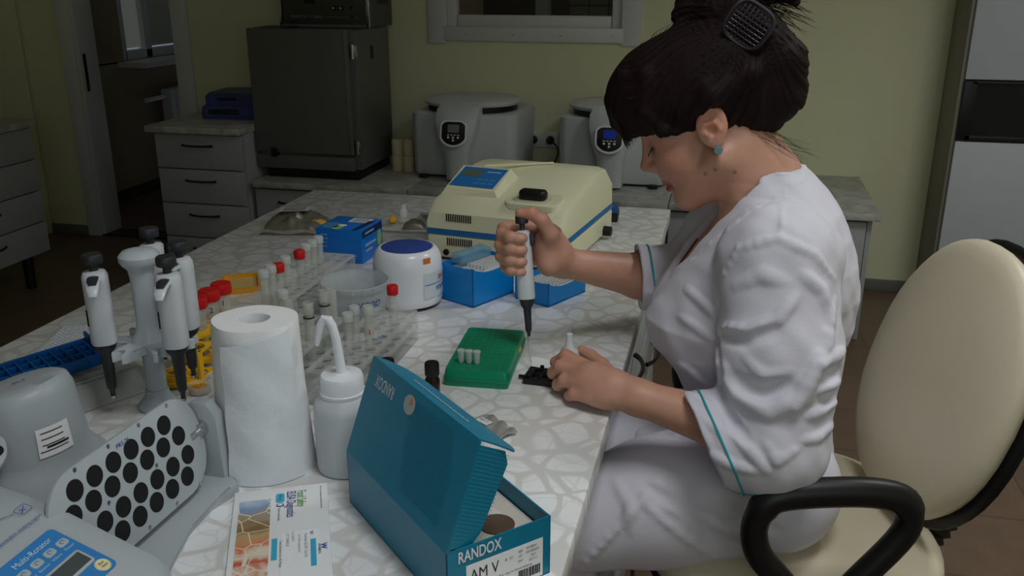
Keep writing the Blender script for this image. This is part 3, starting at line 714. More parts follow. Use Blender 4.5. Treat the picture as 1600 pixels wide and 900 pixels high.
# near side flap, bent inwards below the lid edge
q = [Ml @ Vector((L_, .004, -.001)), Ml @ Vector((L_, lidW-.004, -.001))]
dn = Vector((-.006, math.cos(ph-R(100))*.046, math.sin(ph-R(100))*.046))
q2 = [q[1]+dn*.98+(q[0]-q[1]).normalized()*.012, q[0]+dn*.80+(q[1]-q[0]).normalized()*.022]
bm = B(); poly = [q[0], q[1], q[1]+dn*.8, q2[0], q2[1], q[0]+dn*.62+(q[1]-q[0]).normalized()*.008]
a_ = [bm.verts.new(p) for p in poly]; b_ = [bm.verts.new(p+Vector((-th, 0, 0))) for p in poly]
bm.faces.new(a_); bm.faces.new(b_[::-1])
for i in range(len(poly)): bm.faces.new((a_[i], b_[i], b_[(i+1) % len(poly)], a_[(i+1) % len(poly)]))
sf = obj('side_flap', bm, TEAL, lid, smooth=0)
bm = B(); ex = (q[1]-q[0]).normalized()
for i in range(24):
    for j in range(14):
        p = q[0]+ex*(.010+i*.0042)+dn*(.05+j*.066)
        if (p-q[0]).dot(ex) > .006+.03*max(0, j/12-.3): add_box(bm, (0, 0, 0), (.0002, .0016, .0007), M=frame(p+Vector((.0002, 0, 0)), (1, 0, 0), dn))
o = obj('dash_print', bm, mat('teal dash print', (60, 150, 172), .45), sf); o['kind'] = 'stuff'
# white insert with round wells, seen through the gap
ins = boxo('insert', (L_/2, Wd/2, Hb-.022), (L_-.006, Wd-.006, .002), mat('insert card', (214, 208, 196), .7), t)
for i in range(4):
    for j in range(2):
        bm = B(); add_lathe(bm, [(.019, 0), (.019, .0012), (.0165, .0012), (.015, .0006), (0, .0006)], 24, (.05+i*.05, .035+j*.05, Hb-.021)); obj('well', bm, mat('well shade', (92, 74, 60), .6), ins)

# booklet
t = thing('booklet', 'white ELISA kit booklet lying in front of the paper towel roll', 'booklet', (-.459, .802, ZT), R(-64))
BW, BH = .190, .110
boxo('cover', (0, 0, .003), (BW, BH, .006), PAPER, t, .0008)
Mb = frame((0, 0, .0063), (1, 0, 0), (0, 1, 0))
BX = lambda px: -BW/2+.0+px
def pic_mat():
    m = bpy.data.materials.new('cover picture'); m.use_nodes = True; nt = m.node_tree; N = nt.nodes; L = nt.links; b = N['Principled BSDF']
    b.inputs['Roughness'].default_value = .35
    tc = N.new('ShaderNodeTexCoord'); sp = N.new('ShaderNodeSeparateXYZ'); L.new(tc.outputs['Object'], sp.inputs[0])
    n = N.new('ShaderNodeTexNoise'); n.inputs['Scale'].default_value = 45; n.inputs['Detail'].default_value = 3; L.new(tc.outputs['Object'], n.inputs['Vector'])
    ad = N.new('ShaderNodeMath'); ad.operation = 'MULTIPLY_ADD'; ad.inputs[1].default_value = .06; L.new(n.outputs['Fac'], ad.inputs[0]); L.new(sp.outputs['X'], ad.inputs[2])
    mr = N.new('ShaderNodeMapRange'); mr.inputs[1].default_value = -.06; mr.inputs[2].default_value = .12; L.new(ad.outputs[0], mr.inputs[0])
    r = N.new('ShaderNodeValToRGB'); e = r.color_ramp.elements
    e[0].position = 0; e[0].color = srgb(206, 218, 230); e[1].position = 1; e[1].color = srgb(150, 30, 40)
    for p, c in ((.2, (120, 150, 190)), (.3, (170, 150, 110)), (.42, (134, 98, 44)), (.55, (196, 168, 110)), (.66, (224, 120, 80)), (.74, (236, 226, 200)), (.84, (206, 80, 40)), (.92, (240, 214, 190))):
        x = e.new(p); x.color = srgb(*c)
    L.new(mr.outputs[0], r.inputs[0])
    v = N.new('ShaderNodeTexVoronoi'); v.feature = 'DISTANCE_TO_EDGE'; v.inputs['Scale'].default_value = 38; L.new(tc.outputs['Object'], v.inputs['Vector'])
    lt = N.new('ShaderNodeMath'); lt.operation = 'LESS_THAN'; lt.inputs[1].default_value = .022; L.new(v.outputs['Distance'], lt.inputs[0])
    mx = N.new('ShaderNodeMix'); mx.data_type = 'RGBA'; L.new(lt.outputs[0], mx.inputs[0]); L.new(r.outputs[0], mx.inputs[6]); mx.inputs[7].default_value = srgb(236, 226, 206)
    L.new(mx.outputs[2], b.inputs['Base Color']); return m
# x grows towards the photographer's left-near edge of the booklet, y across
decal('cover_picture', quadpoly(.165, .036, .012, -.030), Mb, pic_mat(), t)
T_ = lambda body, s, x, y, m, wdt, bold=False: text(body, s, Mb @ Matrix.Translation((x, y, .0004)), m, t, width=wdt, bold=bold)
GRN = mat('green print', (74, 160, 50), .5); DBL = mat('dark blue print', (34, 44, 128), .5); CYB = mat('cyan print', (60, 178, 214), .5)
T_('Food Safety', .0155, -.064, .0235, GRN, .036, False); T_('ELISA Diagnostics', .0155, -.054, .0115, DBL, .056, False)
decal('badge', rrect(.020, .010, .003, 3, -.070, -.001), Mb, CYB, t); T_('Kits', .006, -.070, -.001, WHT, .012)
decal('ring', [(-.054+.0035*math.cos(R(a)), -.001+.0045*math.sin(R(a))) for a in range(0, 360, 24)], Mb, DBL, t)
decal('ring_hole', [(-.054+.0022*math.cos(R(a)), -.001+.003*math.sin(R(a))) for a in range(0, 360, 24)], Mb @ Matrix.Translation((0, 0, .0003)), PAPER, t)
T_('Quality of Life Safety', .0035, -.034, -.002, INK, .026); T_('For in vitro / laboratory manufacture use only', .0032, -.062, .047, INK, .050)
decal('sticker', quadpoly(.10, .042, .055, .022), Mb, mat('sticker white', (246, 248, 250), .6), t)
decal('cyan_bar', quadpoly(.040, .006, .035, -.006), Mb, CYB, t); decal('cyan_bar', quadpoly(.050, .006, .050, .036), Mb @ Matrix.Translation((0, 0, .0005)), CYB, t)
T_('Kwinbon ELISA Test Kit', .0055, .035, .028, INK, .045); T_('for Chloramphenicol', .0042, .030, .021, INK, .034); T_('Cat. EL4173', .0045, .015, .014, INK, .018); T_('LOT CM6R0218', .0045, .020, .008, INK, .026); T_('Total Solutions for All Meats', .0045, .045, .001, INK, .050)
for q_, w_ in (((.012, .034), .009), ((.040, .047), .014)):
    T_('W', .014*w_/.020, q_[0], q_[1], mat('logo blue', (36, 96, 170), .5), w_*.8, True)
text('KWINBON', .004, Mb @ Matrix.Translation((.045, .0425, .0009)), INK, t, width=.018)

# paper towel roll
t = thing('paper_towel_roll', 'upright white paper towel roll in front of the red-capped tubes', 'paper roll', (-.550, .948, ZT), 0)
TOW = mat('towel paper', (240, 243, 244), .9, var=.02, vscale=60, bump=.5, bscale=70)
def rr_(a, z):  # slightly lopsided roll
    return .0570-.040*z+.0013*math.sin(2*a+.6)+.001*math.sin(5*a+z*20)
bm = B(); seg = 64; prof = [(.40, 0), (1, 0), (1, .003), (1, .06), (1, .12), (1, .18), (1, .199), (.985, .2015), (.36, .2015), (.34, .19), (.34, .01)]
rings = [[Vector((rr_(2*math.pi*i/seg, z)*k*math.cos(2*math.pi*i/seg)*(1.05-.22*z*0), rr_(2*math.pi*i/seg, z)*k*math.sin(2*math.pi*i/seg), z)) for i in range(seg)] for k, z in prof]
add_loft(bm, rings, cap=False); obj('roll', bm, TOW, t)
bm = B(); add_loft(bm, [[Vector((r_*math.cos(2*math.pi*i/32), r_*math.sin(2*math.pi*i/32), z)) for i in range(32)] for r_, z in ((.0195, .001), (.0215, .001), (.0215, .2005), (.0195, .2005), (.0195, .001))], cap=False); obj('core', bm, mat('card core', (150, 148, 144), .8), t)
# loose end of the sheet hanging on the camera side
bm = B(); nA, nZ = 22, 12; a0, a1 = R(-108), R(-16)
front, back = [], []
for j in range(nZ+1):
    for lst, off in ((front, .0028), (back, .0016)):
        row = []
        for i in range(nA+1):
            u = i/nA; a = a0+(a1-a0)*u; z = .002+(.180+.016*u)*j/nZ-(.0 if j else .001)
            r_ = rr_(a, z)+off+.004*(1-u)**2+.0010*math.sin(z*90+u*7)
            row.append(bm.verts.new((r_*1.05*math.cos(a), r_*math.sin(a), max(.0005, z))))
        lst.append(row)
for j in range(nZ):
    for i in range(nA):
        bm.faces.new((front[j][i], front[j][i+1], front[j+1][i+1], front[j+1][i])); bm.faces.new((back[j][i], back[j+1][i], back[j+1][i+1], back[j][i+1]))
for j in range(nZ):
    bm.faces.new((front[j][0], front[j+1][0], back[j+1][0], back[j][0])); bm.faces.new((front[j][nA], back[j][nA], back[j+1][nA], front[j+1][nA]))
for i in range(nA):
    bm.faces.new((front[nZ][i], front[nZ][i+1], back[nZ][i+1], back[nZ][i])); bm.faces.new((front[0][i], back[0][i], back[0][i+1], front[0][i+1]))
obj('loose_sheet', bm, mat('towel sheet', (232, 238, 242), .9, var=.02, vscale=60, bump=.5, bscale=70), t)

# wash bottle
t = thing('wash_bottle', 'translucent wash bottle with bent white spout left of the teal box', 'bottle', (-.447, .965, ZT), 0); t.scale = (1.1, 1.1, 1.08)
bm = B(); add_lathe(bm, [(.030, 0), (.0335, .002), (.0345, .008), (.0345, .078), (.032, .088), (.026, .095), (.024, .098)], 36); obj('bottle', bm, mat('milky plastic', (206, 214, 218), .35, alpha=.9, sub=0), t)
bm = B(); add_lathe(bm, [(.0255, .096), (.0262, .098), (.0262, .1005), (.0247, .101), (.0245, .117), (.023, .1205), (.010, .1215), (.007, .123), (0, .123)], 36); obj('cap', bm, WHTG, t)
bm = B(); sp = [(0, 0, .12), (-.001, 0, .135), (-.004, -.0005, .165), (-.007, -.001, .180), (-.011, -.0015, .188), (-.0155, -.002, .188), (-.0195, -.003, .181), (-.0235, -.004, .165), (-.0255, -.0045, .155)]
add_tube(bm, sp, [.006, .0056, .0052, .005, .005, .005, .0048, .0036, .0022], 14); obj('spout', bm, WHTG, t)

# plastic bucket with handwriting
bx_, by_ = -.632, 1.445
t = thing('plastic_bucket', 'translucent round plastic bucket with blue handwriting, beside the vortex mixer', 'bucket', (bx_, by_, ZT))
BK = mat('bucket plastic', (206, 214, 216), .28, alpha=.48, var=0)
bm = B(); add_lathe(bm, [(.0, .001), (.048, .001), (.050, .004), (.058, .073), (.061, .074), (.0625, .078), (.0625, .084), (.0605, .085), (.0595, .079), (.0565, .072), (.0485, .006), (0, .005)], 48); obj('pail', bm, BK, t)
for k in range(20):
    a = 2*math.pi*k/20; bm = B(); add_box(bm, (.0632*math.cos(a), .0632*math.sin(a), .080), (.002, .003, .009), M=None); obj('rim_rib', bm, BK, t)
bm = B(); add_lathe(bm, [(0, .005), (.049, .005), (.0505, .02), (0, .02)], 40); obj('blue_content', bm, mat('pale blue content', (90, 150, 170), .3, alpha=.5), t)
cyl_text('мусор', .020, 0, 0, .0568, R(-52), .054, INKB, t, shear=.4)

# vortex mixer
t = thing('vortex_mixer', 'white vortex mixer with round blue top left of the blue tip box', 'mixer', (-.578, 1.575, ZT))
bm = B(); add_lathe(bm, [(.052, .006), (.063, .008), (.0655, .014), (.0655, .022), (.066, .050), (.0662, .080), (.0640, .098), (.0585, .109), (.0530, .1135), (.0505, .1138), (.0498, .1130), (0, .1130)], 56); obj('housing', bm, WHTG, t)
bm = B(); add_lathe(bm, [(0, .1131), (.0488, .1131), (.0490, .1140), (.0475, .1147), (0, .1147)], 48); obj('blue_pad', bm, mat('blue rubber pad', (48, 72, 150), .55), t)
for a in (30, 150, 270):
    bm = B(); add_cyl(bm, (.046*math.cos(R(a)), .046*math.sin(R(a)), 0), .015, .009, 18); obj('foot', bm, RUBB, t)
bm = B(); add_cyl(bm, (.0, -.0, .003), .058, .006, 32); obj('base_ring', bm, RUBB, t)
cyl_patch('label_panel', .070, .050, 0, 0, .0664, R(-14), .050, mat('label panel', (208, 216, 222), .3), t)
cyl_text('XH-D', .015, 0, 0, .0668, R(-2), .062, RED, t, bold=True, width=.026)
cyl_text('VORTEX', .013, 0, 0, .0668, R(-4), .042, mat('vortex blue', (30, 110, 180), .4), t, bold=True, width=.036)
cyl_patch('label_line', .066, .0016, 0, 0, .0668, R(-14), .0525, mat('vortex blue', (30, 110, 180), .4), t)
cyl_patch('sticker', .016, .011, 0, 0, .0635, R(-36), .099, mat('orange sticker', (214, 120, 40), .4), t, .0012)
cyl_patch('sticker_rim', .019, .014, 0, 0, .0637, R(-36), .099, PAPER, t, .0008)

# blue printed carton
t = thing('blue_carton', 'bright blue printed carton in front of the foil pouch', 'carton', (-.812, 1.845, ZT), R(-3))
boxo('box', (0, 0, .0375), (.110, .110, .075), mat('blue carton', (6, 116, 212), .35, var=.02), t, .001)
Mtp = frame((0, 0, .0753), (1, 0, 0), (0, 1, 0)); Mfr = frame((0, -.0553, .0375), (1, 0, 0), (0, 0, 1)); Msd = frame((.0553, 0, .0375), (0, 1, 0), (0, 0, 1))
decal('sticker', quadpoly(.048, .034, .016, .028), Mtp, PAPER, t)
for k in range(4): decal('print_line', quadpoly(.036, .002, .015, .038-.007*k), Mtp @ Matrix.Translation((0, 0, .0004)), INK, t)
decal('dark_band', [(.030, -.053), (.044, -.053), (.050, .03), (.036, .03)], Mtp, mat('dark blue band', (20, 44, 96), .4), t)
decal('picture', [(-.03+.020*math.cos(R(a)), -.026+.024*math.sin(R(a))) for a in range(0, 360, 30)], Mtp, mat('print aqua', (70, 140, 180), .4), t)
decal('picture', [(-.008+.012*math.cos(R(a)), -.04+.018*math.sin(R(a))) for a in range(0, 360, 30)], Mtp, mat('print leaf', (150, 190, 120), .4), t)
decal('picture', [(-.005+.010*math.cos(R(a)), -.022+.007*math.sin(R(a))) for a in range(0, 360, 30)], Mtp @ Matrix.Translation((0, 0, .0003)), PAPER, t)
for k, w_ in enumerate((.016, .018, .010, .012)): decal('print_line', quadpoly(w_, .0016, -.035, .024-.009*k), Mfr, mat('dull white print', (150, 180, 210), .5), t)
text('Beijing Kwinbon Biotechnology Co. Ltd', .005, Mfr @ Matrix.Translation((.004, -.020, .0003)), WHT, t, width=.076)
decal('print_line', quadpoly(.07, .0011, .004, -.027), Mfr, mat('dull white print', (150, 180, 210), .5), t)
decal('print_bar', quadpoly(.056, .0055, -.010, .0), Msd, mat('dull white print', (150, 180, 210), .5), t); decal('print_bar', quadpoly(.034, .0045, -.020, -.013), Msd, mat('dull white print', (150, 180, 210), .5), t)
decal('dark_band', quadpoly(.104, .016, 0, .027), Msd, mat('dark blue band', (20, 44, 96), .4), t); decal('print_bar', quadpoly(.045, .004, -.015, .027), Msd @ Matrix.Translation((0, 0, .0004)), mat('dull white print', (150, 180, 210), .5), t)
decal('picture', [(.036+.012*math.cos(R(a)), -.0+.02*math.sin(R(a))) for a in range(0, 360, 30)], Msd, mat('print leaf', (150, 190, 120), .4), t)

# flat foil pouch with label, clear bag with cap and packet
def pillow(w, d, h, nx=18, ny=12, seed=0, wr=.004):
    bm = B()
    f = lambda u, v: h*(max(0, math.sin(math.pi*u))**.45)*(max(0, math.sin(math.pi*v))**.45)+wr*(mnoise.noise((u*5+seed, v*5, seed))+.5*mnoise.noise((u*12, v*12+seed, 3)))*(math.sin(math.pi*u)*math.sin(math.pi*v))**.5
    sheet(bm, w, d, nx, ny, lambda u, v: max(.001, f(u, v))); return bm
t = thing('foil_pouch', 'grey foil pouch in a plastic sleeve near the far left table corner', 'pouch', (-1.035, 2.035, ZT), R(12))
obj('pouch', pillow(.155, .135, .042, 30, 24, seed=2, wr=.016), mat('grey foil', (118, 116, 104), .35, metal=.3, var=.15, vscale=30), t)
decal('sticker', quadpoly(.075, .045, -.005, .005), frame((0, 0, .0475), (1, .1, .0), (0, 1, -.02)), mat('dull sticker', (186, 188, 182), .6), t)
for k in range(4): decal('print_line', quadpoly(.055, .0022, -.005, .018-.009*k), frame((0, 0, .0480), (1, .1, .0), (0, 1, -.02)), INK, t)
bm = B(); sheet(bm, .20, .15, 10, 8, lambda u, v: .004+.020*math.sin(math.pi*u)*math.sin(math.pi*v)+.006*math.sin(7*u+5*v)**2); obj('sleeve', bm, mat('clear film', (220, 220, 206), .2, alpha=.18, var=0), t)
obj('yellow_end', pillow(.05, .03, .018, 8, 6, 4, .004), mat('yellow print', (206, 160, 50), .5, var=.2, vscale=60), t, (.06, -.028, .012), (0, 0, R(35)))
t = thing('clear_bag', 'clear bag holding a yellow-capped vial and printed packet, right of the blue carton', 'bag', (-.762, 2.11, ZT), R(4))
bm = B(); sheet(bm, .15, .125, 14, 12, lambda u, v: .003+.022*math.sin(math.pi*u)*math.sin(math.pi*v)+.008*math.sin(9*u+4*v)**2*math.sin(math.pi*v)); obj('film', bm, mat('clear film', (220, 220, 206), .2, alpha=.18, var=0), t)
boxo('card', (.0, -.01, .006), (.125, .095, .003), mat('pale card', (196, 198, 198), .6), t, .001)
bm = B(); add_lathe(bm, [(.0, 0), (.009, 0), (.009, .015), (.006, .018), (0, .018)], 18, M=TR((-.038, -.022, .02), (R(62), 0, R(10)))); obj('yellow_cap', bm, mat('yellow cap', (232, 168, 20), .4), t)
bm = B(); add_lathe(bm, [(.011, 0), (.011, .03), (.006, .036), (.006, .044), (0, .044)], 18, M=TR((-.02, .0, .012), (R(-14), 0, 0))); obj('white_vial', bm, FROST, t)
pk = obj('packet', pillow(.062, .05, .010, 12, 10, 8, .004), mat('printed packet', (184, 186, 186), .5), t, (.038, .012, .012), (R(20), 0, R(-18)))
for k in range(7): decal('print_line', quadpoly(.044, .002, 0, .018-.006*k), frame((0, 0, .0125), (1, 0, 0), (0, 1, 0)), INK, pk)
obj('grey_lump', pillow(.06, .04, .022, 12, 10, 5, .005), mat('grey foil', (118, 116, 104), .35), t, (.02, -.034, .006), (0, 0, R(10)))

# acrylic tube racks and tubes
ACR = mat('acrylic', (228, 232, 228), .12, alpha=.30, var=0)
def tube_rack(label, x0, x1, y0, y1, zp, nx, ny, hr):
    t = thing('tube_rack', label, 'rack', ((x0+x1)/2, (y0+y1)/2, ZT), 0, 'clear acrylic tube racks')
    w = x1-x0; d = y1-y0; h = zp-ZT
    hs = [(-w/2+w*(i+.5)/nx, -d/2+d*(j+.5)/ny) for i in range(nx) for j in range(ny)]
    for nm, z in (('top_plate', h-.004), ('middle_plate', h*.45)):
        bm = B()
        # plate with real holes: grid of square frames bridged to round holes
        sx, sy = w/nx, d/ny; nseg = 12
        for cx, cy in hs:
            outer = []
            for k in range(nseg):
                a = 2*math.pi*(k+.5)/nseg; c, s = math.cos(a), math.sin(a); q = 1/max(abs(c)/(sx/2), abs(s)/(sy/2)); outer.append((cx+c*q, cy+s*q))
            # keep exact corners
            inner = [(cx+hr*math.cos(2*math.pi*(k+.5)/nseg), cy+hr*math.sin(2*math.pi*(k+.5)/nseg)) for k in range(nseg)]
            O = [[bm.verts.new((p[0], p[1], zz)) for p in outer] for zz in (z, z+.004)]; I = [[bm.verts.new((p[0], p[1], zz)) for p in inner] for zz in (z, z+.004)]
            for k in range(nseg):
                j = (k+1) % nseg
                bm.faces.new((O[1][k], O[1][j], I[1][j], I[1][k])); bm.faces.new((O[0][j], O[0][k], I[0][k], I[0][j])); bm.faces.new((I[1][k], I[1][j], I[0][j], I[0][k]))
        add_box(bm, (-w/2-.001, 0, z+.002), (.002, d, .004)); add_box(bm, (w/2+.001, 0, z+.002), (.002, d, .004))
        obj(nm, bm, ACR, t, smooth=30)
    boxo('base_plate', (0, 0, .002), (w+.004, d+.004, .004), ACR, t)
    for s in (-1, 1): boxo('end_wall', (0, s*(d/2+.002), h/2), (w+.004, .004, h), ACR, t, .001)
    return t, [(t.location.x+a, t.location.y+b) for a, b in hs]
LIQ = {'yellow': mat('yellow liquid', (226, 190, 60), .2, alpha=.75), 'pink': mat('pink liquid', (224, 176, 160), .3, alpha=.7), 'clear': mat('pale liquid', (214, 218, 200), .1, alpha=.4), 'blue': mat('pale blue print', (120, 170, 190), .4)}
def tube(label, x, y, zb, h, r, cap=None, liquid=None, mark=None, ring=False, group=None):
    t = thing('test_tube', label, 'tube', (x, y, zb), random.uniform(0, 6), group)
    bm = B(); add_lathe(bm, [(.0, 0), (r*.6, .0015), (r*.95, r*.7), (r, r*1.2), (r, h), (r*.86, h), (r*.84, r*1.3), (r*.5, .003), (0, .0025)], 18); obj('tube', bm, TUBE, t)
    if liquid:
        bm = B(); hl = h*(.22 if liquid == 'yellow' else .6); add_lathe(bm, [(0, .003), (r*.5, .0035), (r*.8, r*1.3), (r*.8, hl), (0, hl)], 14); obj('liquid', bm, LIQ[liquid], t)
    if cap == 'red':
        bm = B(); add_lathe(bm, [(r*1.2, h-.003), (r*1.25, h-.001), (r*1.25, h+.011), (r*1.1, h+.013), (0, h+.013)], 20); obj('cap', bm, RED, t)
    elif cap == 'clear':
        bm = B(); add_lathe(bm, [(r*1.12, h-.006), (r*1.15, h-.005), (r*1.15, h+.006), (r*1.0, h+.008), (0, h+.008)], 20); obj('cap', bm, FROST, t)
    az = math.atan2(-y, -x)-t.rotation_euler.z
    if ring:
        bm = B(); add_lathe(bm, [(r, h*.80), (r+.0005, h*.80), (r+.0005, h*.815), (r, h*.815)], 18); obj('ink_ring', bm, INK, t)
    if mark: cyl_text(mark, .011, 0, 0, r, az, h*.62, RED if mark == '3' else INK, t)
    return t
rA, hA = tube_rack('clear acrylic tube rack behind the bucket, its left row holding capped tubes', -.792, -.712, 1.372, 1.628, .872, 3, 9, .0095)
hA = sorted(hA)   # first nine: left row
words = ['first', 'second', 'third', 'fourth', 'fifth', 'sixth', 'seventh', 'eighth', 'ninth']
capsA = {0: 'clear', 1: 'clear', 2: 'red', 3: 'clear', 5: 'red', 6: 'clear', 7: 'clear', 8: 'clear'}
for k, c in capsA.items():
    x, y = hA[k]; nm = {2: 'red-capped tube nearer of two in the left row behind the bucket', 5: 'red-capped tube, farther of two in the left row behind the bucket'}.get(k, 'clear-capped tube, place %s from near end, left row behind bucket' % words[k])
    tube(nm, x, y, ZT+.0045, .098 if c == 'clear' else .088, .0085, c, 'yellow' if k == 0 else 'clear', mark=None, group='tubes in the rack behind the bucket')
rB, hB = tube_rack('clear acrylic tube rack behind the paper towel roll, holding tall open tubes', -.688, -.592, 1.045, 1.300, .868, 4, 9, .0088)
spB = {(3, 7): dict(ring=True, liquid=None, h=.125, lb='tall glass tube with dark ink ring, farther of the ringed pair'),
       (3, 5): dict(ring=True, h=.125, lb='tall glass tube with dark ink ring, nearer of the ringed pair'),
       (2, 2): dict(liquid='pink', cap='clear', h=.11, lb='wide capped tube with pinkish content, nearer one behind the paper roll'),
       (2, 3): dict(liquid='pink', cap='clear', h=.112, lb='wide capped tube with pinkish content, farther one behind the paper roll'),
       (1, 3): dict(liquid='yellow', h=.11, lb='open tube with a little yellow liquid beside the pinkish tubes'),
       (1, 6): dict(liquid='clear', h=.118, lb='open tube with pale liquid left of the two ink-ringed tubes'),
       (0, 7): dict(liquid='yellow', cap='clear', h=.112, lb='capped tube with yellow liquid at far left corner behind the paper roll'),
       (3, 8): dict(h=.118, lb='open glass tube at the far right corner, behind both ink-ringed tubes'),
       (3, 1): dict(h=.07, lb='short open tube at the near right of the rack behind the paper roll')}
gB = {}
for x, y in hB: gB[(round((x+.688)/.024-.5), round((y-1.045)/(.255/9)-.5))] = (x, y)
for key, d in spB.items():
    x, y = gB[key]; tube(d['lb'], x, y, ZT+.0045, d['h'], .0082 if d.get('liquid') != 'pink' else .0086, d.get('cap'), d.get('liquid'), d.get('mark'), d.get('ring', False), 'tubes in the rack behind the paper roll')
rC, hC = tube_rack('clear acrylic tube rack in front of the vortex mixer, red-capped tube in it', -.572, -.500, 1.120, 1.395, .855, 3, 10, .0085)
gC = {}
for x, y in hC: gC[(round((x+.572)/.024-.5), round((y-1.12)/.0275-.5))] = (x, y)
for key, d in {(1, 9): dict(cap='red', h=.085, lb='red-capped tube in front of the white vortex mixer'), (0, 4): dict(cap='clear', h=.088, lb='clear-capped tube at the left of the rack in front of the bucket'), (0, 5): dict(cap='clear', h=.09, lb='clear-capped tube next to the bucket in the front rack'),
               (1, 5): dict(cap='clear', h=.092, mark='3', lb='clear-capped tube marked with a red 3'), (1, 2): dict(h=.05, liquid='yellow', lb='short tube with yellow liquid nearer the wash bottle'), (2, 2): dict(h=.05, liquid='yellow', lb='short tube with yellow liquid nearer the teal box')}.items():
    x, y = gC[key]; tube(d['lb'], x, y, ZT+.0045, d['h'], .0078, d.get('cap'), d.get('liquid'), d.get('mark'), False, 'tubes in the rack in front of the bucket')
text('6-18', .014, frame((-.515, 1.26, .8556), (.6, 1, 0), (-1, .6, 0)), INKB, None, name='t_')
o = bpy.data.objects['t_']; o.name = 'lettering'; o.parent = rC; o.matrix_parent_inverse = Matrix.Translation(-rC.location)

# yellow rack with four red-capped centrifuge tubes
YELP = mat('yellow plastic', (240, 186, 16), .35)
t = thing('yellow_rack', 'yellow plastic tube rack behind the pipette stand', 'rack', (-.80, 1.235, ZT), R(2))
for z, s in ((.008, 1.0), (.052, 1.0)):
    bm = B(); n = 12
    for j in range(5):
        for i in range(2):
            cx, cy = -.018+i*.036, -.076+j*.036
            outer = [(cx+(.018*(1 if abs(math.cos(a)) > .3 else abs(math.cos(a))*3.3)*(1 if math.cos(a) > 0 else -1)), cy+(.018*(1 if abs(math.sin(a)) > .3 else abs(math.sin(a))*3.3)*(1 if math.sin(a) > 0 else -1))) for a in [2*math.pi*(k+.5)/n for k in range(n)]]
            inner = [(cx+.0148*math.cos(2*math.pi*(k+.5)/n), cy+.0148*math.sin(2*math.pi*(k+.5)/n)) for k in range(n)]
            O = [[bm.verts.new((p[0], p[1], zz)) for p in outer] for zz in (z, z+.004)]; I = [[bm.verts.new((p[0], p[1], zz)) for p in inner] for zz in (z, z+.004)]
            for k in range(n):
                j2 = (k+1) % n
                bm.faces.new((O[1][k], O[1][j2], I[1][j2], I[1][k])); bm.faces.new((O[0][j2], O[0][k], I[0][k], I[0][j2])); bm.faces.new((I[1][k], I[1][j2], I[0][j2], I[0][k])); bm.faces.new((O[1][j2], O[1][k], O[0][k], O[0][j2]))
    obj('plate', bm, YELP, t)
for sx in (-1, 1):
    for y in (-.092, .084): boxo('leg', (sx*.033, y, .028), (.005, .012, .056), YELP, t, .001)
bm = B(); add_prism(bm, [(-.055, -.115), (-.02, -.125), (.036, -.11), (.036, -.094), (-.036, -.094)], .004, .010, .001); obj('handle_lip', bm, YELP, t)
for k, (x, y) in enumerate(((-.816, 1.195), (-.815, 1.231), (-.814, 1.267), (-.813, 1.303))):
    lb = ('red-capped conical tube in the yellow rack, nearest the pipette stand', 'red-capped conical tube, second from the pipette stand in the yellow rack', 'red-capped conical tube, third from the pipette stand in the yellow rack', 'red-capped conical tube in the yellow rack, nearest the orange plate')[k]
    tt = thing('conical_tube', lb, 'tube', (x, y, ZT+.001), 0, 'red-capped tubes in the yellow rack')
    bm = B(); add_lathe(bm, [(0, 0), (.003, .001), (.0138, .018), (.0142, .098), (.0125, .098), (.012, .02), (0, .006)], 24); obj('tube', bm, TUBE, tt)
    bm = B(); add_lathe(bm, [(0, .004), (.010, .018), (.0122, .026), (.0122, .05), (0, .05)], 20); obj('liquid', bm, mat('beige liquid', (206, 178, 112), .3, alpha=.8), tt)
    bm = B(); add_lathe(bm, [(.0165, .092), (.0172, .094), (.0172, .107), (.0160, .110), (0, .1105)], 28); obj('cap', bm, RED, tt)
    cyl_text('%d' % (4-k), .014, 0, 0, .0144, R(-55), .078, INKB, tt)
# little glass flask and dish before it
t = thing('glass_dish', 'small clear glass dish with yellow liquid behind the pipette tips', 'dish', (-.752, 1.118, ZT))
bm = B(); add_lathe(bm, [(0, 0), (.017, 0), (.018, .003), (.018, .014), (.016, .014), (.016, .003), (0, .002)], 28); obj('dish', bm, GLASS, t)
bm = B(); add_lathe(bm, [(0, .0025), (.0155, .003), (.0155, .008), (0, .008)], 24); obj('liquid', bm, mat('amber liquid', (200, 150, 40), .2, alpha=.5), t)
# orange plate
t = thing('orange_tray', 'flat orange tray lying behind the red-capped tubes', 'tray', (-.945, 1.59, ZT), R(30))
ORG = mat('orange plastic', (232, 164, 40), .4)
bm = B(); add_prism(bm, rrect(.075, .10, .012), 0, .004); obj('floor', bm, mat('pale orange', (206, 176, 110), .5), t)
bm = B(); o_ = rrect(.078, .103, .013); i_ = rrect(.066, .091, .008)
add_loft(bm, [[Vector((x, y, 0)) for x, y in o_], [Vector((x, y, .011)) for x, y in o_], [Vector((x, y, .011)) for x, y in i_], [Vector((x, y, .003)) for x, y in i_]], cap=False); obj('rim', bm, ORG, t)
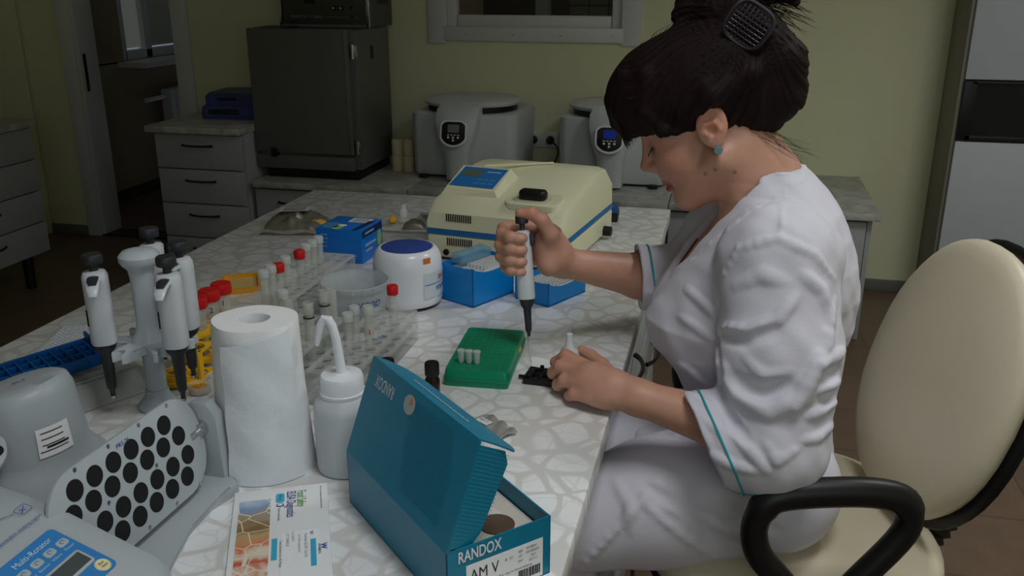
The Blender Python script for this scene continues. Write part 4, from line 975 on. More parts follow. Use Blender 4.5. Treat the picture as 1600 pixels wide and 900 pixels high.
# ------------------------------------------------------------------ rotator in the near left corner
t = thing('tube_rotator', 'grey multi-rotator with tilted plate of black holes in the near left corner', 'rotator', (-.62, .70, ZT))
O = Vector(t.location)
a = R(87.93); b_ = R(76.68)
u_ = Vector((math.cos(a), math.sin(a), 0)); n_ = Vector((math.sin(a), -math.cos(a), 0))
v_ = n_*math.cos(b_)-Vector((0, 0, 1))*math.sin(b_)
P0 = Vector((-.6015, .8165, .915)); su = .0289; offs = (0, .0165, .0206, .0083); vv = (0, .0217, .0485, .0702); cnt = (6, 7, 7, 6)
nrm = u_.cross(v_); nrm = nrm if nrm.x > 0 else -nrm
ctr = P0-u_*(su*2.5-.006)+v_*.0351
Mp = frame(ctr-O, u_, -v_)       # local X along the axis, Y up the plate, Z towards the camera
if (Mp.to_3x3() @ Vector((0, 0, 1))).dot(nrm) < 0: Mp = frame(ctr-O, u_, v_)
up_s = 1 if (Mp.to_3x3() @ Vector((0, 1, 0))).z > 0 else -1
hw, hh2 = .1215, .0575
# outline: rounded oblong, corners of unequal radius
out_ = []
for cx, cy, r_, a0 in ((1, 1, .042, 0), (-1, 1, .048, 90), (-1, -1, .042, 180), (1, -1, .048, 270)):
    for k in range(9):
        q = R(a0+90*k/8); out_.append((cx*(hw-r_)+r_*math.cos(q), (cy*(hh2-r_)+r_*math.sin(q))*up_s))
if up_s < 0: out_ = out_[::-1]
bm = B(); add_prism(bm, out_, -.004, 0, .0006, Mp); pl = obj('plate', bm, RGREY, t)
Mi = Mp.inverted()
for r_ in range(4):
    for k in range(cnt[r_]):
        p = P0+u_*(offs[r_]-k*su)+v_*vv[r_]; q = Mi @ (p-O)
        bm = B(); add_lathe(bm, [(.0112, -.0035), (.0112, .0004), (.0106, .0007), (.0104, .0005), (0, .0004)], 24, (q.x, q.y, 0), Mp); obj('hole', bm, BLKM, pl)
for x, y in ((.118, 0), (-.118, 0), (.08, .0535), (.03, .0535), (-.02, .0535), (-.07, .0535), (.09, -.0535), (.045, -.0535), (-.005, -.0535), (-.055, -.0535), (.035, .001), (-.045, .001)):
    bm = B(); add_lathe(bm, [(.0026, 0), (.0024, .0009), (0, .0012)], 10, (x, y*up_s, 0), Mp); obj('screw', bm, CHROME, pl)
text('PRS-26', .007, Mp @ Matrix.Translation((-.0, .047*up_s, .0006)) @ (Matrix.Identity(4) if up_s > 0 else Matrix.Rotation(math.pi, 4, 'Z')), INKB, pl, width=.020)
# bracket at the far end with a chrome pivot
yb = ctr.y+hw+.010
bm = B(); prof = [(-.050, 0), (-.046, .05), (-.032, .088), (-.012, .103), (.008, .103), (.020, .088), (.022, .05), (.024, 0)]
add_prism(bm, prof, -.008, .008, .003, frame(Vector((ctr.x, yb+.006, ZT+.010))-O, (1, 0, 0), (0, 0, 1))); obj('bracket', bm, RGREY, t)
bm = B(); add_tube(bm, [(ctr.x, ctr.y+hw-.02, ctr.z), (ctr.x, yb+.004, ctr.z)], .006, 14); add_tube(bm, [(ctr.x+.0, yb-.016, ctr.z), (ctr.x+.0, yb-.004, ctr.z)], .010, 16)
xform(bm.verts, Matrix.Translation(-O)); obj('pivot', bm, CHROME, t)
# base: waisted plate
bp_ = [(-.70, .885), (-.695, .875), (-.690, .86), (-.675, .78), (-.68, .70), (-.72, .62), (-.76, .52), (-.76, .36), (-.50, .36), (-.492, .56), (-.515, .66), (-.545, .72), (-.560, .78), (-.562, .83), (-.552, .862), (-.552, .876), (-.565, .887)]
bm = B(); add_prism(bm, [(x-O.x, y-O.y) for x, y in bp_][::-1], 0, .014, .005); obj('base', bm, RGREY, t)
# control housing with sloping face
Yh0, Yh1 = .36, .655
prof = [(-.735, .815), (-.735, .905), (-.722, .925), (-.70, .931), (-.62, .913), (-.50, .866), (-.487, .856), (-.484, .835), (-.486, .815)]
bm = B(); rings = []
for y, k in ((Yh0, 1), (Yh1-.05, 1), (Yh1-.022, .985), (Yh1-.006, .95), (Yh1, .90)):
    cx, cz = -.61, .85
    rings.append([Vector((cx+(x-cx)*k, y, cz+(z-cz)*k if z > .82 else z))-O for x, z in prof])
add_loft(bm, rings); ch = obj('control_housing', bm, RGREY, t, smooth=50)
sl = Vector((.12, 0, -.047)).normalized()
Mc = frame(Vector((-.562, .583, .8909+.0006))-O, (0, 1, 0), -sl)
if (Mc.to_3x3() @ Vector((0, 0, 1))).z < 0: Mc = frame(Vector((-.562, .583, .8915))-O, (0, 1, 0), sl)
PPR = mat('panel print', (200, 220, 236), .4)
bm = B(); add_prism(bm, rrect(.078, .074, .005, 4), -.001, .0008, 0, Mc); cp = obj('control_panel', bm, mat('panel blue', (54, 132, 200), .35), ch)
text('Multi-Rotator', .0085, Mc @ Matrix.Translation((.004, .028, .001)), PPR, cp, width=.046)
for k in range(4):
    x = .029-.0165*k
    bm = B(); add_prism(bm, rrect(.0125, .0085, .003, 3, x, .0165), .0008, .002, .0004, Mc); ky = obj('key', bm, mat('key pale', (168, 186, 196), .4), cp)
    bm = B(); add_tube(bm, [Mc @ Vector((x+.0022*math.cos(R(q_)), .0165+.0022*math.sin(R(q_)), .0021)) for q_ in range(0, 300, 50)], .0003, 4); obj('key_icon', bm, INKB, ky)
    text(('Timer', 'Vibro', 'Reciprocal', 'Orbital')[k], .0034, Mc @ Matrix.Translation((x, .0085, .001)), PPR, cp, width=.0125)
bm = B(); add_prism(bm, rrect(.052, .021, .003, 3, .004, -.009), .0008, .0022, .0004, Mc); dl = obj('display_bezel', bm, mat('bezel silver', (180, 186, 190), .35), cp)
bm = B(); add_prism(bm, quadpoly(.046, .015, .004, -.009), .0022, .0026, 0, Mc); obj('display', bm, mat('display dark', (78, 84, 86), .15), dl)
bm = B(); add_lathe(bm, [(.0075, .0008), (.0075, .0014), (.0065, .0022), (.006, .0016), (0, .0016)], 24, (.028, -.028, 0), Mc); obj('start_key', bm, mat('cream key', (232, 222, 176), .4), cp)
text('Run\nStop', .0038, Mc @ Matrix.Translation((.028, -.028, .0024)), INK, cp)
Mh = frame(Vector((-.655, .60, .9228))-O, (0, 1, 0), (-.97, 0, .22))
text('Programmable mixing cycle', .0062, Mh @ Matrix.Translation((-.004, -.044, .0004)), INKB, ch, width=.066)
for k, (x, y) in enumerate(((.028, -.026), (-.022, -.026), (-.022, .004), (.022, .004))):
    bm = B(); pts = [Mh @ Vector((p[0], p[1], .0004)) for p in rrect(.015, .011, .003, 2, x, y)]; add_tube(bm, pts, .0003, 4, closed=True)
    add_tube(bm, [Mh @ Vector((x-.004, y-.003, .0004)), Mh @ Vector((x+.004, y+.003, .0004))], .0005, 4); add_tube(bm, [Mh @ Vector((x-.003, y+.002, .0004)), Mh @ Vector((x+.001, y-.003, .0004))], .0004, 4); obj('diagram_print', bm, INKB, ch)
bm = B(); add_tube(bm, [Mh @ Vector(p) for p in ((.018, -.024, .0004), (.003, -.018, .0004), (-.013, -.024, .0004))], .0003, 4); obj('diagram_print', bm, INKB, ch)

# second rotator: rounded grey housing seen from behind
t = thing('grey_housing_device', 'grey dome-shaped lab device with white sticker at the left edge', 'lab device', (-.815, .845, ZT))
bm = B(); rings = []; seg = 48
for z, rx, ry, tl in ((0, .085, .095, 0), (.010, .087, .097, 0), (.016, .085, .095, 0), (.035, .070, .078, 0), (.046, .0645, .072, 0), (.05, .064, .071, 0), (.09, .060, .066, .1), (.118, .056, .062, .35), (.128, .051, .057, .5), (.132, .044, .049, .6), (.133, .02, .022, .6)):
    rings.append([Vector((rx*math.cos(q)*(1.0), ry*math.sin(q), z+tl*rx*math.cos(q)*.35)) for q in [2*math.pi*k/seg for k in range(seg)]])
add_loft(bm, rings); obj('housing', bm, RGREY, t)
bm = B(); add_lathe(bm, [(.088, -.0002), (.0885, .0025), (.086, .003)], 48, sy=1.115); obj('base_gasket', bm, BLK, t)
def dome_patch(name, w, h, a0, zc, m, lift=.0008):
    bm = B(); n = 10; rows = []
    for j in (0, 1):
        z = zc+h*(j-.5); k = 1-(z-.05)*.9; rows.append([bm.verts.new(((.064+lift)*(1-(z-.05)*1.6)*math.cos(a0+w*(i/n-.5)/.064), (.071+lift)*(1-(z-.05)*1.8)*math.sin(a0+w*(i/n-.5)/.064), z+(.0))) for i in range(n+1)])
    for i in range(n): bm.faces.new((rows[0][i], rows[0][i+1], rows[1][i+1], rows[1][i]))
    return obj(name, bm, m, t)
dome_patch('sticker', .040, .036, R(-20), .076, PAPER, .0018)
for k in range(4): dome_patch('print_line', .026 if k < 3 else .032, .0012, R(-22), .088-.0075*k, INK, .0024)
dome_patch('print_line', .026, .0026, R(-18), .070, INK, .0025)
text('M-1', .010, frame((-.0, .0, .1345), (.4, 1, .06), (-1, .4, 0)), INKB, t)
# its small disc of holes at the picture edge
t2c = Vector((.004, -.094, .084))
Md = frame(t2c, (.25, 1, .35), (-.9, .2, .35))
bm = B(); add_lathe(bm, [(.037, -.005), (.038, -.004), (.038, 0), (.037, .0008), (0, .0008)], 36, M=Md); ds = obj('disc', bm, RGREY, t)
for k in range(8):
    q = 2*math.pi*k/8; bm = B(); add_lathe(bm, [(.0085, 0), (.0085, .0012), (.0078, .0014), (0, .001)], 16, (.0265*math.cos(q), .0265*math.sin(q), .0), Md); obj('hole', bm, BLKM, ds)
bm = B(); add_tube(bm, [t2c, t2c+Vector((-.02, .06, -.012))], .008, 12); obj('shaft', bm, CHROME, t)

# translucent tip-box lid, blue rack on it, white plate behind
t = thing('box_lid', 'translucent plastic box lid lying under the blue rack at left', 'lid', (-.935, 1.080, ZT), R(62))
bm = B(); w, d = .150, .150
add_loft(bm, [[Vector((x, y, z)) for x, y in rrect(a_, b2, r_, 4)] for a_, b2, r_, z in ((.158, .162, .014, 0), (.160, .164, .014, .003), (.156, .160, .014, .006), (.146, .150, .012, .036), (.138, .142, .012, .040))]); obj('shell', bm, mat('clouded plastic', (204, 210, 208), .3, alpha=.62, var=.03), t)
bm = B(); o_ = rrect(.120, .124, .010, 4); add_tube(bm, [Vector((x, y, .0402)) for x, y in o_], .0012, 6, closed=True); obj('ridge', bm, FROST, t)
t = thing('blue_tube_rack', 'dark blue plastic rack tilted on the translucent lid, left edge', 'rack', (-.945, 1.045, ZT+.0515), R(60), rot=(R(4), R(-3), R(58)))
DB = mat('deep blue plastic', (8, 84, 150), .35, var=.03)
boxo('tray', (-.01, -.0, .0), (.150, .066, .005), DB, t, .001)
for s in (-1, 1): boxo('rail', (-.01, s*.032, .008), (.150, .004, .018), DB, t, .001)
for k in range(9): boxo('fin', (-.075+k*.0165, -.004, .010), (.003, .060, .016), DB, t, .0008)
for k in range(9):
    for j in range(2): boxo('rib', (-.067+k*.0165, -.012+j*.022, .0095), (.0135, .0025, .014), DB, t, .0005)
boxo('end_wall', (.064, .004, .014), (.004, .058, .030), DB, t, .002)
t = thing('well_plate', 'white 96-well plate lying on the table left of the pipette stand', 'plate', (-1.068, 1.240, ZT), R(107))
bm = B(); add_box(bm, (0, 0, .004), (.127, .085, .008), .002); obj('skirt', bm, mat('plate white', (214, 218, 222), .35, alpha=.85), t)
bm = B(); add_box(bm, (0, 0, .0105), (.118, .076, .006), .001); obj('deck', bm, mat('plate white', (214, 218, 222), .35, alpha=.85), t)
bm = B()
for i in range(12):
    for j in range(8): add_lathe(bm, [(.0038, 0), (.0038, .0016), (.003, .0016), (.003, .0003)], 8, (-.0495+i*.009, -.0315+j*.009, .0135))
o = obj('wells', bm, mat('plate white', (214, 218, 222), .35), t); o['kind'] = 'stuff'

# ------------------------------------------------------------------ pipettes
PIPW = mat('pipette white', (214, 219, 224), .32, var=.01); PIPB = mat('pipette charcoal', (46, 49, 52), .42)
def pipette(label, loc, rot, tip=False, group=None, scale=1.0, long=.07):
    """origin at the cone end, Z along the barrel upwards, hook towards +X"""
    t = thing('pipette', label, 'pipette', loc, rot=rot, group=group); t.scale = (scale,)*3
    s = long
    bm = B(); add_lathe(bm, [(.0022, 0), (.0026, .002), (.003, .010), (.0052, .014), (.0058, .030), (.0068, s-.010), (.011, s-.003), (.0125, s+.004), (.0128, s+.010), (0, s+.010)], 22); obj('shaft', bm, PIPB, t)
    bm = B(); rings = []
    for z, w, d, o_ in ((s+.006, .0135, .013, 0), (s+.010, .0142, .0138, 0), (s+.06, .0138, .0135, 0), (s+.10, .0135, .0135, .0), (s+.112, .0135, .0135, .0005), (s+.118, .0115, .0115, .0005), (s+.120, .007, .007, 0)):
        rings.append([Vector((o_+w*math.copysign(abs(math.cos(q))**.8, math.cos(q)), d*math.copysign(abs(math.sin(q))**.8, math.sin(q)), z)) for q in [2*math.pi*k/24 for k in range(24)]])
    add_loft(bm, rings); h = obj('handle', bm, PIPW, t)
    # finger hook
    bm = B(); pts = [(.006, 0, s+.106), (.016, 0, s+.110), (.026, 0, s+.109), (.034, 0, s+.103), (.038, 0, s+.095)]
    add_tube(bm, pts, [.008, .0075, .007, .006, .004], 10, flat=(.45, 1, (0, 0, 1))); obj('finger_hook', bm, PIPW, t)
    bm = B(); add_tube(bm, [(.012, 0, s+.1145), (.022, 0, s+.1155), (.031, 0, s+.110)], [.0055, .006, .004], 8, flat=(.35, 1, (0, 0, 1))); obj('hook_pad', bm, PIPB, h)
    bm = B(); add_lathe(bm, [(.0045, s+.118), (.0045, s+.130), (.0102, s+.131), (.0108, s+.134), (.0108, s+.142), (.0095, s+.145), (0, s+.1455)], 22); obj('plunger', bm, PIPB, t)
    boxo('ejector', (-.0145, 0, s+.104), (.010, .012, .020), PIPB, t, .003)
    boxo('window', (.0132*math.cos(R(-60)), .0132*math.sin(R(-60)), s+.050), (.004, .004, .026), BLKM, t, .0008)
    bm = B(); add_lathe(bm, [(.0032, 0), (.0032, -.004), (.0026, -.004), (.0026, 0)], 14); obj('tip_cone', bm, CHROME, t)
    if tip:
        bm = B(); add_lathe(bm, [(.0036, .004), (.0034, 0), (.0024, -.022), (.0008, -.040), (.0005, -.040), (.002, -.020), (.003, .004)], 14); obj('tip', bm, TUBE, t)
    return t
# carousel stand
sx_, sy_ = -.785, 1.062
t = thing('pipette_stand', 'light grey carousel stand holding four pipettes behind the rotator', 'stand', (sx_, sy_, ZT))
SG = mat('stand grey', (170, 180, 186), .38, var=.015); SGL = mat('stand light grey', (198, 205, 210), .35, var=.015)
bm = B(); add_lathe(bm, [(.0, 0), (.027, 0), (.029, .003), (.027, .009), (.022, .015), (.017, .022), (.016, .030), (0, .03)], 40); obj('foot', bm, SG, t)
bm = B(); add_cyl(bm, (0, 0, .02), .0145, .085, 28); obj('pole', bm, SG, t)
bm = B(); add_lathe(bm, [(.0, .100), (.020, .100), (.026, .104), (.024, .112), (.018, .122), (.0155, .135), (.0155, .19), (.0165, .205), (.018, .214), (.024, .220), (.0275, .226), (.0275, .233), (.022, .239), (.012, .241), (0, .241)], 36); obj('handle_column', bm, SGL, t)
star = []
for k in range(6):
    q = -100+60*k
    for da, rr2 in ((-30, .027), (-21, .034), (-16, .050), (-13, .060), (-8, .064), (-6, .060), (-6.5, .050), (0, .045), (6.5, .050), (6, .060), (8, .064), (13, .060), (16, .050), (21, .034)):
        star.append((rr2*math.cos(R(q+da)), rr2*math.sin(R(q+da))))
bm = B(); add_prism(bm, star, .094, .108, .002); obj('star_hub', bm, SGL, t)
PP = [('pipette hanging on the left arm of the carousel stand', (-.829, 1.022, .832), R(-58), .082), ('pipette hanging on the near right arm of the carousel stand', (-.721, 1.030, .836), R(-72), .080),
      ('pipette hanging behind the near right one on the carousel stand', (-.742, 1.092, .842), R(-85), .076), ('pipette hanging on the rear arm of the carousel stand, mostly hidden by its column', (-.806, 1.120, .850), R(110), .076)]
for lb, loc, rz, lg in PP:
    pp_ = pipette(lb, loc, (0, 0, rz), False, 'pipettes on the carousel stand', 1.0, lg); pp_.scale = (1.26, 1.26, .93)

# ------------------------------------------------------------------ office chair
LEA = mat('cream leatherette', (214, 204, 178), .42, var=.02, bump=.12, bscale=260)
cx_, cy_ = .135, 1.395
t = thing('office_chair', 'cream leatherette office chair with black loop armrests under the seated woman', 'chair', (cx_, cy_, 0), R(14))
# local: -X is the front
def cushion(name, half_x, half_y, z0, z1, ex, m, dome=.01, M=None, nx=28, taper=None):
    bm = B(); rings = []; n = 44
    def outline(k):
        pts = []
        for i in range(n):
            q = 2*math.pi*i/n; c, s = math.cos(q), math.sin(q)
            x = half_x*math.copysign(abs(c)**(2/ex), c); y = half_y*math.copysign(abs(s)**(2/ex), s)
            if taper: y *= taper(x/half_x)
            pts.append((x*k, y*k))
        return pts
    for k, z in ((.2, z0), (.90, z0), (.97, z0+.006), (1, z0+(z1-z0)*.45), (.985, z0+(z1-z0)*.72), (.94, z1-.006), (.85, z1+dome*.2), (.6, z1+dome*.75), (.3, z1+dome), (.05, z1+dome)):
        rings.append([Vector((x, y, z)) for x, y in outline(k)])
    add_loft(bm, rings)
    if M: xform(bm.verts, M)
    return obj(name, bm, m, t, smooth=60)
cushion('seat', .235, .230, .495, .560, 3.0, LEA, .008)
cushion('seat_shell', .232, .226, .478, .498, 3.0, BLK, .0)
Mb = TR((.215, 0, .80), (0, R(-90+16), 0)) @ Matrix.Rotation(math.pi, 4, 'Z')
tp = lambda q: 1.0-.10*q*q-.10*q if True else 1
cushion('backrest', .225, .208, -.035, .012, 2.6, LEA, .010, Mb, taper=lambda q: 1-.12*max(0, q)**2-.22*max(0, -q)**2)
cushion('back_shell', .233, .216, -.055, -.030, 2.6, BLK, .0, Mb, taper=lambda q: 1-.12*max(0, q)**2-.22*max(0, -q)**2)
# bellows and back support
bm = B(); pts = [Vector((.215+.055*math.sin(k/16*1.5), 0, .475+.10*k/16)) for k in range(17)]; add_tube(bm, pts, [.030 if k % 2 else .037 for k in range(17)], 20, flat=(.8, 1.25, (0, 1, 0))); obj('bellows', bm, RUBB, t)
bm = B(); add_tube(bm, [(.05, 0, .468), (.20, 0, .465), (.262, 0, .50), (.275, 0, .60), (.31, 0, .72)], .018, 12); obj('back_bar', bm, BLK, t)
for s in (-1, 1):
    bm = B(); loop = []
    raw = [(-.135, .655), (-.150, .700), (-.130, .738), (-.09, .752), (.02, .757), (.10, .754), (.150, .742), (.168, .712), (.150, .675), (.075, .605), (.035, .565), (.0, .560), (-.035, .570), (-.09, .615)]
    P_ = [Vector((x*.66-.028, s*(.262), .56+(z-.56)*.95)) for x, z in raw]; nP = len(P_)
    for i in range(nP):
        A_, B_2, C_2, D_2 = P_[i-1], P_[i], P_[(i+1) % nP], P_[(i+2) % nP]
        for k in range(4):
            w_ = k/4; loop.append(.5*((2*B_2)+(-A_+C_2)*w_+(2*A_-5*B_2+4*C_2-D_2)*w_*w_+(-A_+3*B_2-3*C_2+D_2)*w_**3))
    add_tube(bm, loop, [.0165 if p.z < .72 else .0185 for p in loop], 12, closed=True, flat=(1.0, 1.15, (0, 1, 0))); ar = obj('armrest', bm, BLK, t)
    bm = B(); add_tube(bm, [(-.028, s*.258, .565), (0, s*.25, .50), (0, s*.17, .472), (0, s*.05, .472)], .016, 10, flat=(.6, 1.4, (0, 1, 0))); obj('arm_bracket', bm, BLK, ar)
bm = B(); add_lathe(bm, [(.030, .10), (.030, .28), (.020, .281), (.020, .47), (0, .47)], 24); obj('gas_column', bm, BLK, t)
for k in range(5):
    q = R(36+72*k); c, s = math.cos(q), math.sin(q)
    bm = B(); add_tube(bm, [(0, 0, .115), (.15*c, .15*s, .105), (.29*c, .29*s, .075)], [.030, .024, .018], 10, flat=(.7, 1, (0, 0, 1))); lg = obj('base_arm', bm, BLK, t)
    bm = B(); add_cyl(bm, (0, 0, -.022), .027, .044, 20, M=TR((.29*c, .29*s, .028), (R(90), 0, q))); obj('caster', bm, BLK, lg)
# ------------------------------------------------------------------ the seated woman: signed-distance modelling, one continuous surface per piece
class Field:
    def __init__(s, lo, hi, h):
        s.lo = np.array(lo, np.float32); s.h = h
        s.n = np.ceil((np.array(hi)-np.array(lo))/h).astype(int)+1
        s.f = np.full(s.n, .5, np.float32)
    def sl(s, lo, hi):
        a = np.clip(np.floor((np.array(lo)-s.lo)/s.h).astype(int), 0, s.n); b = np.clip(np.ceil((np.array(hi)-s.lo)/s.h).astype(int)+1, 0, s.n)
        return tuple(slice(i, j) for i, j in zip(a, b)), a, b
    def pts(s, a, b):
        ax = [s.lo[k]+s.h*np.arange(a[k], b[k], dtype=np.float32) for k in range(3)]
        return ax[0][:, None, None], ax[1][None, :, None], ax[2][None, None, :]
    def op(s, fn, lo, hi, k=.01, mode='add', pad=.02):
        lo = np.array(lo)-pad-k; hi = np.array(hi)+pad+k
        sl, a, b = s.sl(lo, hi)
        if np.any(b <= a): return
        d = np.broadcast_to(fn(*s.pts(a, b)), tuple(b-a)).astype(np.float32); f = s.f[sl]
        if mode == 'add':
            h = np.clip(.5+.5*(f-d)/k, 0, 1); s.f[sl] = f*(1-h)+d*h-k*h*(1-h)
        else:
            d = -d; h = np.clip(.5-.5*(f-d)/k, 0, 1); s.f[sl] = f*(1-h)+d*h+k*h*(1-h)
    def cone(s, a, b, ra, rb, k=.01, mode='add'):
        a = np.array(a, float); b = np.array(b, float); ba = b-a; l2 = ba@ba+1e-12; r = max(ra, rb)
        def fn(x, y, z):
            px, py, pz = x-a[0], y-a[1], z-a[2]
            t = np.clip((px*ba[0]+py*ba[1]+pz*ba[2])/l2, 0, 1)
            return np.sqrt((px-ba[0]*t)**2+(py-ba[1]*t)**2+(pz-ba[2]*t)**2)-(ra+(rb-ra)*t)
        s.op(fn, np.minimum(a, b)-r, np.maximum(a, b)+r, k, mode)
    def chain(s, pts, rad, k=.008, mode='add'):
        for i in range(len(pts)-1): s.cone(pts[i], pts[i+1], rad[i], rad[i+1], k, mode)
    def ell(s, c, r, axes=None, k=.01, mode='add'):
        c = np.array(c, float); r = np.array(r, float); A = np.eye(3) if axes is None else np.array(axes, float)
        def fn(x, y, z):
            q = [(x-c[0])*A[i][0]+(y-c[1])*A[i][1]+(z-c[2])*A[i][2] for i in range(3)]
            k0 = np.sqrt(sum((q[i]/r[i])**2 for i in range(3))); k1 = np.sqrt(sum((q[i]/r[i]**2)**2 for i in range(3)))+1e-9
            return k0*(k0-1)/k1
        R_ = np.max(r); s.op(fn, c-R_, c+R_, k, mode)
    def sample(s, P):
        q = (np.asarray(P)-s.lo)/s.h; q = np.clip(q, 0, s.n-1.001); i = q.astype(int); w = q-i; v = 0
        for dx in (0, 1):
            for dy in (0, 1):
                for dz in (0, 1):
                    v = v+s.f[i[..., 0]+dx, i[..., 1]+dy, i[..., 2]+dz]*((w[..., 0] if dx else 1-w[..., 0])*(w[..., 1] if dy else 1-w[..., 1])*(w[..., 2] if dz else 1-w[..., 2]))
        return v
    def grad(s, p, e=.004):
        p = np.asarray(p, float); g = np.array([s.sample(p+np.eye(3)[k]*e)-s.sample(p-np.eye(3)[k]*e) for k in range(3)]).T
        return g/(np.linalg.norm(g)+1e-9)
    def mesh(s, smooth=2):
        f = s.f; inside = f < 0; n = s.n
        c = np.zeros(n-1, np.int8)
        for dx in (0, 1):
            for dy in (0, 1):
                for dz in (0, 1): c += inside[dx:n[0]-1+dx, dy:n[1]-1+dy, dz:n[2]-1+dz]
        act = (c > 0) & (c < 8); idx = np.argwhere(act); vid = np.full(n-1, -1, np.int32); vid[act] = np.arange(len(idx))
        cor = {}
        for dx in (0, 1):
            for dy in (0, 1):
                for dz in (0, 1): cor[(dx, dy, dz)] = f[idx[:, 0]+dx, idx[:, 1]+dy, idx[:, 2]+dz]
        acc = np.zeros((len(idx), 3)); cnt = np.zeros(len(idx))
        for a in cor:
            for k in range(3):
                if a[k] == 0:
                    b = list(a); b[k] = 1; b = tuple(b); fa, fb = cor[a], cor[b]; m = (fa < 0) != (fb < 0)
                    t = np.where(m, fa/(fa-fb+1e-12), 0); p = np.array(a, float)[None]+t[:, None]*np.eye(3)[k]; acc += p*m[:, None]; cnt += m
        V_ = s.lo+s.h*(idx+acc/cnt[:, None])
        quads = []
        for k in range(3):
            o1, o2 = [(1, 2), (2, 0), (0, 1)][k]
            A = [slice(None)]*3; Bs = [slice(None)]*3; A[k] = slice(0, n[k]-1); Bs[k] = slice(1, n[k])
            ia, ib = inside[tuple(A)], inside[tuple(Bs)]
            e = np.argwhere(ia != ib); fl = ia[e[:, 0], e[:, 1], e[:, 2]]
            ok = (e[:, o1] > 0) & (e[:, o2] > 0) & (e[:, o1] < n[o1]-1) & (e[:, o2] < n[o2]-1); e = e[ok]; fl = fl[ok]
            def g(d1, d2):
                q = e.copy(); q[:, o1] -= d1; q[:, o2] -= d2; return vid[q[:, 0], q[:, 1], q[:, 2]]
            q = np.stack([g(1, 1), g(0, 1), g(0, 0), g(1, 0)], 1); q[~fl] = q[~fl][:, ::-1]; quads.append(q)
        Q = np.concatenate(quads)
        for _ in range(smooth):
            acc = np.zeros_like(V_); cn = np.zeros(len(V_))
            for i, j in ((0, 1), (1, 2), (2, 3), (3, 0)):
                np.add.at(acc, Q[:, i], V_[Q[:, j]]); np.add.at(acc, Q[:, j], V_[Q[:, i]]); np.add.at(cn, Q[:, i], 1); np.add.at(cn, Q[:, j], 1)
            V_ = V_+.5*(acc/np.maximum(cn, 1)[:, None]-V_)
        return V_, Q
def sdf_obj(name, F, m, parent=None, origin=(0, 0, 0), smooth=2, colour=None):
    V_, Q = F.mesh(smooth); me = bpy.data.meshes.new(name)
    me.vertices.add(len(V_)); me.vertices.foreach_set('co', (V_-np.array(origin)).astype(np.float32).ravel())
    me.loops.add(Q.size); me.loops.foreach_set('vertex_index', Q.astype(np.int32).ravel())
    me.polygons.add(len(Q)); me.polygons.foreach_set('loop_start', np.arange(0, Q.size, 4, dtype=np.int32))
    me.update(calc_edges=True); me.validate(); me.shade_smooth()
    if colour is not None:
        ca = me.color_attributes.new('tone', 'FLOAT_COLOR', 'POINT'); ca.data.foreach_set('color', colour(V_).astype(np.float32).ravel())
    me.materials.append(m); o = bpy.data.objects.new(name, me); COL.objects.link(o)
    if parent: o.parent = parent
    else: o.location = origin
    return o
ORG_ = (.12, 1.40, 0.0)
CAMP = np.array([0, 0, 1.40]); _p, _t = R(18.9), R(13.3)
_fw = np.array([-math.sin(_t)*math.cos(_p), math.cos(_t)*math.cos(_p), -math.sin(_p)]); _rt = np.array([math.cos(_t), math.sin(_t), 0.]); _up = np.cross(_rt, _fw)
def hit(F, x, y, off=0.):
    """surface point of a field along a sight line of the photograph"""
    d = _fw+_rt*(x-800)/1423+_up*(450-y)/1423; d = d/np.linalg.norm(d); tt = np.arange(.9, 2.0, .002); P = CAMP+d*tt[:, None]
    inb = np.all((P > F.lo) & (P < F.lo+F.h*(F.n-1)), axis=1); v = np.where(inb, F.sample(P), 1); w_ = np.where(v < 0)[0]
    return None if len(w_) == 0 else P[w_[0]]
def stroke(F, px, r=.007, amp=.003, k=.008, mode='add'):
    pts = []
    for i in range(len(px)-1):
        for u in np.linspace(0, 1, 5)[:(5 if i == len(px)-2 else 4)]:
            q = hit(F, px[i][0]+(px[i+1][0]-px[i][0])*u, px[i][1]+(px[i+1][1]-px[i][1])*u)
            if q is not None: pts.append(q)
    pts2 = []
    for q in pts:
        g = F.grad(q, .006); pts2.append(q-g*(r-amp) if mode == 'add' else q+g*(r-amp))
    n = len(pts2)
    for i in range(n-1):
        if np.linalg.norm(pts2[i]-pts2[i+1]) > .05: continue
        ta = math.sin(math.pi*(i+.3)/(n-.4)); tb = math.sin(math.pi*(i+1.3)/(n-.4)) if i+1.3 < n-.4 else .2
        F.cone(pts2[i], pts2[i+1], r*(.75+.25*ta), r*(.75+.25*max(tb, 0)), k, mode)

# head frame: forward f, up u, lateral l (her left, towards the camera)
HP = R(24); E0 = np.array([-.027, 1.400, 1.195])
hf = np.array([-math.cos(HP), 0, -math.sin(HP)]); hu = np.array([-math.sin(HP), 0, math.cos(HP)]); hl = np.array([0, -1., 0])
def HD(f, u, l=0.): return E0+hf*f+hu*u+hl*l
HA = [hf, hu, hl]

